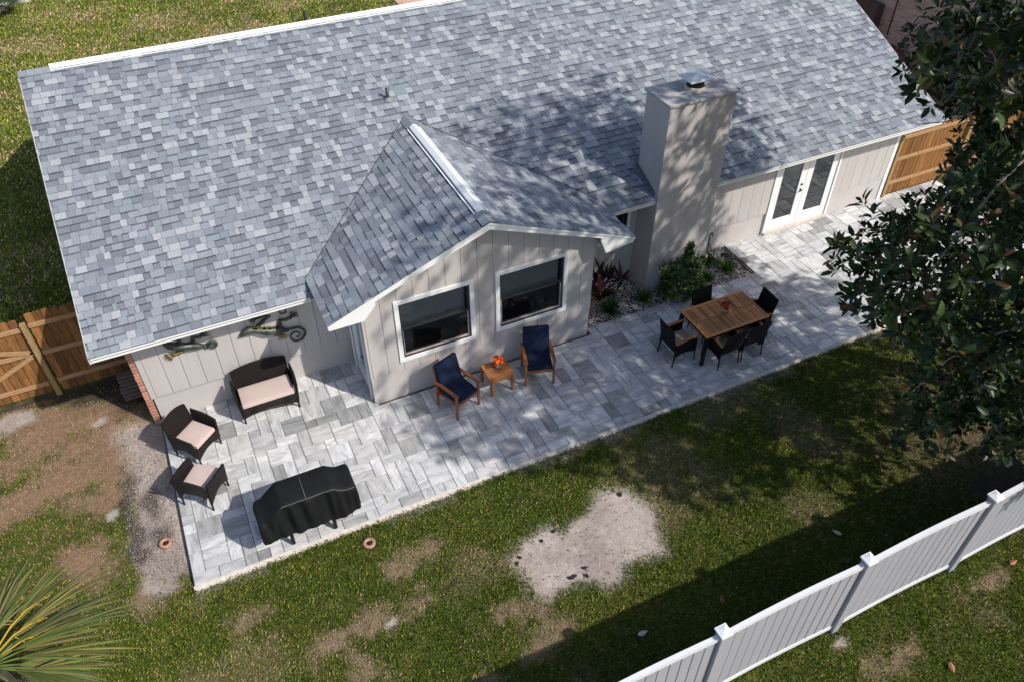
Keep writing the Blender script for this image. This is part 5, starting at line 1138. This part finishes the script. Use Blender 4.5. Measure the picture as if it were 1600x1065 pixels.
# ------------------------------------------------------------------ magnolia
LOBES = [(11.98, -8.46, 2.71, 0.44), (10.54, -7.89, 3.94, 0.50), (13.06, -7.68, 2.92, 0.43), (9.75, -7.73, 3.16, 0.50), (12.42, -7.51, 3.29, 0.38), (13.24, -6.67, 2.00, 0.37), (9.35, -7.54, 4.01, 0.36), (13.85, -6.91, 2.60, 0.36), (11.78, -6.68, 2.20, 0.33), (12.40, -7.67, 2.00, 0.48), (11.75, -7.37, 3.74, 0.36), (11.99, -8.03, 3.86, 0.40), (11.74, -6.63, 3.01, 0.37), (11.80, -6.34, 1.58, 0.35), (13.05, -8.02, 1.48, 0.45), (10.78, -7.35, 2.50, 0.35), (13.46, -7.66, 2.02, 0.40), (11.62, -8.58, 1.97, 0.35), (11.30, -7.02, 3.73, 0.39), (12.34, -6.30, 2.01, 0.49), (11.69, -6.98, 1.78, 0.34), (9.91, -6.85, 4.04, 0.32), (14.08, -6.67, 1.96, 0.37), (10.84, -8.45, 3.29, 0.36), (10.83, -7.97, 2.57, 0.40), (10.23, -8.27, 3.34, 0.51), (14.07, -7.39, 1.86, 0.46), (11.87, -7.56, 1.51, 0.42), (12.45, -6.81, 3.00, 0.53), (11.62, -8.07, 3.26, 0.44), (10.16, -7.46, 2.72, 0.35), (12.95, -7.18, 2.27, 0.37), (11.25, -7.39, 2.11, 0.48), (11.20, -6.61, 3.05, 0.32), (13.36, -7.16, 1.73, 0.38), (13.65, -7.48, 2.60, 0.42), (10.55, -7.17, 3.78, 0.44), (11.38, -7.15, 3.00, 0.45), (11.39, -7.96, 4.07, 0.47), (13.73, -7.16, 1.36, 0.32), (10.88, -8.43, 4.07, 0.35), (11.87, -7.51, 3.18, 0.34), (12.69, -7.51, 1.43, 0.37), (12.26, -6.81, 1.36, 0.42), (12.08, -8.33, 1.74, 0.35), (11.19, -6.04, 2.91, 0.33), (10.90, -5.89, 6.78, 0.43), (12.33, -5.04, 6.30, 0.68), (14.00, -7.75, 4.24, 0.68), (12.02, -6.09, 6.14, 0.61), (13.52, -5.40, 4.70, 0.48), (15.53, -9.26, 5.93, 0.50), (9.05, -7.55, 6.83, 0.56), (13.62, -7.94, 5.45, 0.47), (12.46, -8.30, 7.08, 0.54), (15.39, -7.05, 5.74, 0.45), (11.84, -6.18, 3.85, 0.55), (13.04, -5.20, 3.51, 0.63), (13.00, -8.54, 7.61, 0.53), (16.60, -6.46, 4.72, 0.61), (14.65, -5.68, 6.58, 0.68), (14.58, -3.68, 7.48, 0.47), (14.16, -8.07, 7.15, 0.56), (9.99, -8.45, 8.01, 0.46), (15.56, -2.63, 7.54, 0.53), (15.69, -8.49, 5.91, 0.54), (14.00, -4.79, 7.32, 0.57), (12.42, -7.12, 6.50, 0.46), (16.94, -6.45, 7.31, 0.57), (14.38, -8.91, 6.46, 0.45), (10.85, -5.38, 7.93, 0.58), (14.60, -4.20, 6.28, 0.57), (15.60, -5.61, 5.84, 0.56), (12.17, -3.22, 9.18, 0.45), (9.81, -7.70, 4.73, 0.73), (10.56, -7.05, 5.57, 0.61), (14.39, -8.42, 4.92, 0.46), (14.21, -6.44, 9.50, 0.69), (15.63, -5.22, 7.18, 0.63), (14.22, -7.83, 9.35, 0.70), (13.33, -8.51, 6.86, 0.42), (11.53, -8.88, 5.63, 0.55), (14.53, -4.64, 9.12, 0.43), (9.62, -6.95, 7.91, 0.44), (11.88, -7.73, 7.52, 0.66), (16.69, -7.61, 6.64, 0.73), (10.61, -7.84, 9.66, 0.57), (15.12, -4.84, 4.33, 0.55), (15.93, -7.33, 6.91, 0.46), (15.00, -6.63, 8.26, 0.43), (14.47, -9.58, 7.59, 0.55), (12.70, -5.88, 5.07, 0.47), (14.08, -6.70, 8.34, 0.52), (16.24, -5.86, 7.15, 0.53), (15.07, -7.19, 9.05, 0.45), (13.11, -6.97, 10.48, 0.50), (12.58, -5.98, 10.35, 0.71), (13.99, -6.48, 6.61, 0.70), (13.04, -4.86, 10.08, 0.60), (12.06, -8.05, 5.19, 0.52), (11.63, -8.96, 4.59, 0.62), (13.82, -5.80, 3.87, 0.65), (15.67, -3.24, 8.09, 0.59), (13.03, -9.43, 4.37, 0.70), (12.59, -5.55, 8.89, 0.50), (12.59, -6.87, 5.21, 0.68), (10.95, -6.01, 9.27, 0.74), (16.25, -6.71, 7.64, 0.43), (12.99, -9.75, 5.49, 0.73), (15.51, -6.43, 6.42, 0.50), (11.68, -7.99, 9.04, 0.64), (10.36, -5.59, 4.27, 0.67), (11.76, -4.01, 9.84, 0.70), (10.03, -8.42, 6.76, 0.67), (11.10, -6.60, 4.53, 0.72), (12.12, -8.82, 7.89, 0.45), (14.77, -7.24, 6.60, 0.73), (12.84, -8.56, 6.36, 0.54), (13.39, -3.92, 7.41, 0.46), (16.65, -5.44, 8.82, 0.55), (12.09, -7.51, 4.59, 0.56), (12.94, -7.02, 3.89, 0.44), (13.23, -3.98, 10.04, 0.48), (10.18, -6.62, 8.71, 0.65), (14.72, -5.34, 9.78, 0.50), (11.58, -5.07, 2.74, 0.50), (14.26, -8.51, 8.20, 0.47), (13.64, -4.65, 3.81, 0.43), (16.08, -4.62, 8.16, 0.45), (14.14, -8.64, 5.60, 0.51), (9.38, -7.76, 7.66, 0.50), (13.08, -3.70, 5.92, 0.71), (13.10, -8.72, 9.00, 0.46), (13.49, -7.56, 7.03, 0.46), (14.69, -7.21, 5.40, 0.58), (14.01, -2.89, 9.28, 0.64), (8.59, -6.85, 5.75, 0.52), (11.45, -7.75, 10.14, 0.54), (11.77, -3.46, 8.47, 0.58), (11.97, -7.76, 6.23, 0.70), (15.67, -6.58, 5.40, 0.44), (9.81, -6.00, 7.99, 0.49), (13.79, -6.07, 5.17, 0.43), (15.04, -8.05, 8.64, 0.54), (14.05, -7.93, 3.29, 0.50), (10.95, -3.49, 8.20, 0.50), (10.83, -5.39, 3.45, 0.53), (15.05, -5.76, 3.90, 0.60), (11.23, -6.32, 7.95, 0.57), (12.71, -3.56, 9.82, 0.46), (14.02, -2.97, 7.94, 0.63), (11.90, -6.06, 5.01, 0.57), (13.67, -3.47, 8.81, 0.45), (14.83, -4.85, 7.90, 0.47), (10.27, -4.96, 8.65, 0.52), (15.63, -7.13, 3.70, 0.49), (14.47, -5.94, 4.67, 0.58), (13.52, -8.21, 6.18, 0.50), (11.12, -7.77, 5.19, 0.43), (15.80, -3.49, 7.01, 0.65), (8.92, -6.78, 8.98, 0.64), (11.86, -8.72, 6.44, 0.49), (13.04, -1.91, 7.60, 0.59), (12.32, -4.61, 2.82, 0.45), (15.54, -7.82, 4.59, 0.74), (13.27, -3.13, 7.25, 0.64), (14.38, -5.37, 3.09, 0.70), (11.27, -6.69, 6.20, 0.60), (9.15, -8.26, 6.25, 0.66), (14.29, -2.52, 5.34, 0.61), (11.43, -5.02, 7.01, 0.48), (14.41, -6.48, 4.03, 0.50), (14.98, -7.28, 4.15, 0.43), (11.66, -9.40, 8.39, 0.51), (14.57, -3.65, 5.03, 0.75), (14.30, -4.58, 4.33, 0.59), (16.25, -7.20, 5.54, 0.48), (13.53, -6.94, 4.19, 0.43), (12.90, -10.02, 7.04, 0.55), (13.14, -6.73, 2.70, 0.51), (13.24, -4.64, 6.08, 0.52), (13.52, -5.57, 10.38, 0.48), (12.77, -5.49, 4.41, 0.47), (11.47, -9.19, 7.63, 0.52), (13.52, -7.25, 3.33, 0.51), (14.43, -7.31, 3.19, 0.48), (13.78, -7.29, 7.54, 0.43), (12.37, -5.89, 8.25, 0.43), (12.92, -9.40, 6.43, 0.60), (14.03, -3.45, 7.04, 0.47), (16.17, -5.79, 3.96, 0.44), (15.89, -8.83, 6.79, 0.43), (12.63, -3.48, 8.07, 0.69), (11.60, -5.78, 7.07, 0.44), (11.48, -5.58, 4.40, 0.64), (13.93, -8.66, 4.32, 0.57), (15.28, -8.58, 7.68, 0.59), (13.15, -8.64, 3.69, 0.73), (16.64, -7.67, 5.20, 0.44), (13.83, -3.91, 9.34, 0.53), (15.46, -4.23, 7.12, 0.43), (9.13, -8.11, 5.34, 0.44), (14.49, -4.33, 3.13, 0.74), (10.29, -8.20, 5.51, 0.52), (9.06, -6.80, 4.78, 0.56), (15.82, -6.33, 8.72, 0.66), (12.37, -5.02, 7.22, 0.48), (10.74, -6.30, 3.79, 0.45), (14.00, -9.82, 5.40, 0.47), (14.26, -7.62, 5.93, 0.46), (12.36, -4.18, 6.15, 0.45), (11.68, -7.41, 5.44, 0.49), (13.02, -4.22, 3.12, 0.55), (14.11, -9.27, 8.79, 0.59), (13.36, -4.93, 7.97, 0.53), (10.47, -6.99, 10.03, 0.71), (17.09, -7.30, 5.82, 0.52), (11.98, -4.93, 3.38, 0.53), (10.16, -6.40, 5.06, 0.65), (16.46, -5.98, 6.20, 0.55), (12.93, -5.49, 5.70, 0.56), (11.81, -6.78, 7.40, 0.44), (12.39, -6.86, 4.18, 0.42), (12.44, -6.20, 4.50, 0.46), (10.76, -8.91, 4.36, 0.43), (14.37, -6.49, 7.58, 0.51), (13.16, -6.13, 3.47, 0.43), (11.28, -2.58, 8.88, 0.42), (14.52, -9.18, 5.27, 0.46), (16.12, -5.37, 6.43, 0.42), (9.37, -5.78, 8.74, 0.69), (15.08, -9.29, 6.95, 0.75), (14.81, -8.95, 8.66, 0.48), (12.28, -6.00, 3.10, 0.52), (13.21, -7.12, 8.03, 0.45), (13.86, -9.71, 6.54, 0.42), (12.50, -9.00, 5.72, 0.49), (11.33, -9.37, 6.54, 0.48), (15.70, -6.31, 4.31, 0.59), (14.85, -6.26, 5.67, 0.43), (11.46, -8.58, 3.82, 0.45), (15.71, -5.88, 7.77, 0.49), (14.02, -4.95, 6.45, 0.59), (10.25, -8.63, 4.14, 0.43), (12.03, -10.01, 5.96, 0.67), (12.91, -7.51, 5.80, 0.51), (14.83, -8.00, 3.76, 0.68), (14.79, -6.69, 4.73, 0.55), (12.17, -10.00, 6.80, 0.43), (12.74, -9.77, 7.98, 0.43), (8.57, -7.59, 6.18, 0.56), (9.64, -6.97, 5.45, 0.51), (12.85, -4.04, 9.16, 0.50), (11.55, -3.95, 7.92, 0.45), (16.44, -5.98, 8.00, 0.53), (13.52, -8.49, 8.19, 0.42), (13.66, -4.15, 5.32, 0.43), (14.76, -7.83, 7.68, 0.44), (12.27, -9.30, 6.93, 0.43), (13.28, -5.03, 6.99, 0.54), (15.49, -4.70, 5.39, 0.51), (15.26, -5.71, 4.75, 0.51), (12.90, -5.76, 2.81, 0.46), (15.34, -6.70, 7.47, 0.46), (10.97, -7.08, 9.19, 0.55), (14.40, -3.14, 5.77, 0.44), (12.75, -6.58, 7.61, 0.55), (11.85, -5.23, 9.20, 0.56), (12.70, -7.67, 4.16, 0.46), (12.89, -7.79, 7.52, 0.43), (14.85, -7.95, 5.81, 0.46), (16.47, -8.21, 5.59, 0.50), (13.33, -4.56, 4.87, 0.42), (12.56, -7.84, 10.18, 0.62), (11.57, -5.43, 6.36, 0.43), (13.47, -9.00, 5.78, 0.44), (10.35, -5.80, 7.29, 0.58), (10.28, -2.41, 7.65, 0.43), (14.02, -9.40, 4.57, 0.49), (11.93, -6.30, 9.89, 0.46), (16.77, -6.86, 8.32, 0.54), (12.48, -5.20, 5.00, 0.43), (15.07, -7.23, 9.73, 0.43), (13.25, -6.97, 6.22, 0.42), (10.26, -6.75, 7.52, 0.47), (10.89, -8.73, 6.14, 0.53), (9.70, -9.01, 7.30, 0.48), (13.13, -6.58, 9.17, 0.53), (10.38, -7.04, 4.57, 0.44), (12.20, -9.94, 7.50, 0.50), (12.90, -8.58, 4.87, 0.48), (13.52, -8.70, 9.59, 0.52), (11.47, -7.12, 8.38, 0.46), (13.67, -6.59, 7.62, 0.43), (14.96, -3.71, 3.74, 0.50), (14.25, -6.05, 8.71, 0.42), (11.19, -4.67, 7.79, 0.47), (11.20, -8.14, 8.28, 0.54), (11.46, -9.76, 5.35, 0.50), (12.61, -9.15, 8.28, 0.51), (13.60, -5.04, 2.69, 0.51), (8.77, -7.14, 7.98, 0.54), (14.61, -6.25, 3.26, 0.48), (16.29, -4.09, 8.63, 0.54), (14.94, -4.81, 6.94, 0.43), (11.57, -4.96, 3.95, 0.43), (14.04, -6.90, 5.02, 0.46), (13.63, -6.11, 2.84, 0.54), (13.29, -5.60, 8.46, 0.55), (9.29, -8.41, 7.17, 0.42), (16.33, -6.78, 6.18, 0.48), (11.49, -5.85, 5.61, 0.46), (11.63, -6.57, 5.49, 0.46), (15.47, -8.82, 5.11, 0.56), (15.29, -5.21, 8.31, 0.42), (11.06, -7.89, 3.49, 0.44), (15.82, -7.74, 6.18, 0.57), (10.82, -9.27, 8.33, 0.44), (9.83, -8.89, 6.00, 0.59), (10.18, -9.34, 7.98, 0.53), (9.89, -7.68, 5.95, 0.48), (15.69, -5.18, 3.53, 0.49), (9.74, -6.29, 4.20, 0.49), (13.31, -6.30, 4.60, 0.50), (13.78, -4.56, 10.22, 0.46), (15.97, -5.56, 8.36, 0.43), (12.67, -4.85, 8.49, 0.47), (13.67, -6.21, 8.89, 0.44), (14.03, -5.91, 5.94, 0.46), (14.96, -5.04, 5.07, 0.44), (13.36, -2.95, 5.80, 0.43), (14.13, -3.57, 6.22, 0.50), (10.89, -8.90, 6.90, 0.47), (12.14, -6.08, 7.24, 0.42), (10.37, -7.43, 8.81, 0.44), (13.71, -3.36, 5.29, 0.56), (13.09, -4.82, 4.32, 0.46), (14.65, -8.20, 6.46, 0.44), (14.15, -7.51, 8.45, 0.55), (10.72, -7.95, 4.71, 0.43), (16.44, -7.34, 4.61, 0.51), (14.90, -2.92, 7.63, 0.44), (13.70, -9.13, 6.95, 0.53), (11.29, -8.29, 7.23, 0.52), (15.42, -7.71, 7.28, 0.45), (16.72, -7.17, 7.53, 0.47), (10.36, -9.24, 6.55, 0.47), (11.37, -9.94, 7.18, 0.66), (14.87, -8.70, 5.99, 0.52), (15.77, -5.34, 5.15, 0.43), (14.06, -5.26, 10.18, 0.43), (11.67, -5.78, 2.65, 0.43), (10.64, -7.37, 3.14, 0.45), (9.13, -6.43, 7.55, 0.42), (11.72, -4.29, 6.57, 0.45), (15.68, -8.64, 8.37, 0.48), (14.18, -6.88, 5.84, 0.43), (12.25, -5.28, 3.97, 0.46), (15.78, -7.77, 5.41, 0.44), (13.30, -6.21, 8.03, 0.46), (14.41, -7.07, 8.99, 0.44), (10.29, -6.55, 6.10, 0.44), (12.15, -5.44, 5.54, 0.42), (8.56, -7.52, 5.33, 0.51), (13.54, -5.71, 6.34, 0.44), (15.48, -7.12, 8.40, 0.43), (12.09, -8.31, 9.79, 0.44), (11.39, -8.37, 5.01, 0.43), (16.30, -7.81, 7.51, 0.43), (11.91, -9.68, 4.81, 0.45), (12.91, -3.05, 9.01, 0.44), (12.40, -9.26, 4.99, 0.45), (13.67, -7.94, 7.78, 0.50), (14.07, -4.03, 7.76, 0.43), (11.77, -4.27, 3.06, 0.49), (12.50, -4.55, 9.58, 0.46), (11.13, -5.34, 8.68, 0.43)]

mg = tag(empty('magnolia_tree', (14.6, -6.3, -.06)), 'large dark glossy magnolia tree overhanging the right side of the patio', 'tree'); OR = Vector((14.6, -6.3, -.06)); rr = random.Random(21)
mb = MB(); TP = Vector((14.1, -6.1, 3.4)); mb.tube([OR-OR, Vector((-.05, .05, .9)), Vector((-.2, .1, 2.0)), TP-OR, Vector((13.6, -6.0, 5.6))-OR, Vector((13.3, -5.9, 8.2))-OR], [.30, .23, .20, .17, .12, .05], 14); mb.build('trunk', M['bark'], mg)
NODES = [(Vector((14.4, -6.2, 2.0)), .12, 0), (TP, .1, 1), (Vector((13.85, -6.05, 4.5)), .09, 2), (Vector((13.6, -6.0, 5.6)), .08, 3), (Vector((13.45, -5.95, 7.0)), .06, 4), (Vector((13.3, -5.9, 8.2)), .05, 5)]; BR = [MB() for _ in NODES]
Lb = sorted(LOBES, key=lambda l: (Vector(l[:3])-Vector((13.7, -6, 5.5))).length)
for l in Lb:                                             # each clump hangs on a limb that grows from the nearest existing node
    c_ = Vector(l[:3]); nd = min(NODES, key=lambda n_: (n_[0]-c_).length+.25*max(0, n_[0].z-c_.z)); a = nd[0]; L = (c_-a).length; r0 = min(nd[1]*.72, .012+.016*L); mid = a.lerp(c_, .5)+Vector((rr.uniform(-.12, .12), rr.uniform(-.12, .12), .08*L))
    BR[nd[2]].tube([a-OR, mid-OR, c_-OR], [r0, r0*.8, r0*.6], 6, cap=False); NODES.append((c_, r0*.7, nd[2]))
for b_ in BR:
    if b_.v: b_.build('limb', M['bark'], mg)
TWIGS = [([(12.69, -5.12, 6.92), (11.99, -5.14, 6.45), (11.58, -4.92, 6.33), (11.25, -4.52, 6.43)], 0.02), ([(11.44, -6.53, 6.47), (10.6, -6.61, 5.85), (9.99, -6.74, 5.31), (9.66, -6.83, 4.94)], 0.022), ([(10.74, -7.69, 5.27), (10.27, -7.23, 5.36), (10.01, -7.0, 5.33), (9.68, -6.83, 5.21)], 0.018), ([(10.81, -8.06, 4.1), (10.49, -7.94, 3.95), (10.25, -7.91, 3.72), (10.07, -7.78, 3.64)], 0.012), ([(13.07, -5.33, 5.94), (12.39, -5.01, 5.8), (11.82, -4.82, 5.59), (11.47, -4.6, 5.52)], 0.014), ([(9.83, -6.91, 5.47), (9.83, -7.2, 5.05), (10.11, -7.46, 4.79)], 0.01), ([(11.44, -7.69, 4.21), (10.72, -7.41, 4.04), (10.1, -7.29, 3.72), (9.61, -7.31, 3.34)], 0.016)]
for pts, r_ in TWIGS:
    mb = MB(); pv = [Vector(q)-OR for q in pts]; mb.tube(pv, [r_*(1-.55*i/(len(pv)-1)) for i in range(len(pv))], 7); mb.build('branch', M['bark'], mg)

g = np.random.default_rng(77); LP, LD, LS, LR = [], [], [], []
for x, y, z, r_ in LOBES:
    nr = int(7+13*(r_/.6)**2)
    d = g.normal(size=(nr, 3)); d /= np.linalg.norm(d, axis=1)[:, None]; rc = np.array((x, y, z))+d*(r_*g.uniform(.40, 1.28, nr)**.8)[:, None]
    for c_, dd in zip(rc, d):
        ax_ = dd*.8+np.array((0, 0, .55))+g.normal(0, .25, 3); ax_ /= np.linalg.norm(ax_); t1 = np.cross(ax_, (0.3, .7, .2)); t1 /= np.linalg.norm(t1); t2 = np.cross(ax_, t1); n = int(g.integers(5, 9)); ph = g.uniform(0, 6.28)
        for k in range(n):
            a = ph+k*2.4; op = g.uniform(.55, 1.35); dl = ax_*np.cos(op)+(t1*np.cos(a)+t2*np.sin(a))*np.sin(op)
            LP.append(c_+dl*.02-ax_*k*.012); LD.append(dl); LS.append(.172*g.uniform(.6, 1.2)); LR.append(ax_)
LP, LD, LS, LR = map(np.array, (LP, LD, LS, LR)); n = len(LP); LP = LP-np.array(OR)
sd = np.cross(LD, LR); sd /= (np.linalg.norm(sd, axis=1)[:, None]+1e-9); upv = np.cross(sd, LD)
def leafverts(P, d, s, u, L):
    L = L[:, None]; w_ = L*.21
    return np.stack([P, P+d*L*.35-s*w_+u*L*.09, P+d*L*.38, P+d*L*.35+s*w_+u*L*.09, P+d*L*.74-s*w_*.8+u*L*.03, P+d*L*.74-u*L*.03, P+d*L*.74+s*w_*.8+u*L*.03, P+d*L-u*L*.10], 1)
V = leafverts(LP, LD, sd, upv, LS); tri = np.array([(0, 1, 2), (0, 2, 3), (1, 4, 5), (1, 5, 2), (2, 5, 6), (2, 6, 3), (4, 7, 5), (5, 7, 6)])
t = g.random(n); lc = np.where((t < .72)[:, None], np.array((.011, .024, .006)), np.where((t < .945)[:, None], np.array((.036, .058, .014)), np.array((.10, .055, .022))))*g.uniform(.65, 1.4, n)[:, None]
wp = LP+np.array(OR); q = wp-np.array(CAMLOC); dz = q@np.array(cf_); uu, vv = q@np.array(cr)/dz, q@np.array(cu)/dz
front = np.where((np.abs(uu) < .63) & (np.abs(vv) < .42), dz, 99); sel = np.zeros(n, bool)
# the nearest leaf in each small cell of the view counts as the one that shows
cell = np.floor(uu*60).astype(int)*1000+np.floor(vv*60).astype(int); best = {}
for i in np.argsort(front)[:9000]:
    if front[i] < 90 and cell[i] not in best: best[cell[i]] = i
sel[sorted(best.values(), key=lambda i: front[i]/LS[i])[:300]] = True
for i in np.where(sel)[0]:
    me = npmesh('leaf', V[i]-LP[i], tri, M['leaf'], np.repeat(lc[i][None], 8, 0)); me.polygons.foreach_set('use_smooth', [True]*8); link('leaf', me, mg, Vector(LP[i]))
ks = ~sel; F_ = (tri[None]+8*np.arange(ks.sum())[:, None, None]).reshape(-1, 3); me = npmesh('crown', V[ks].reshape(-1, 3), F_, M['leaf'], np.repeat(lc[ks], 8, 0)); me.polygons.foreach_set('use_smooth', np.ones(len(F_), bool))
tag(link('crown', me, mg), kind='stuff')
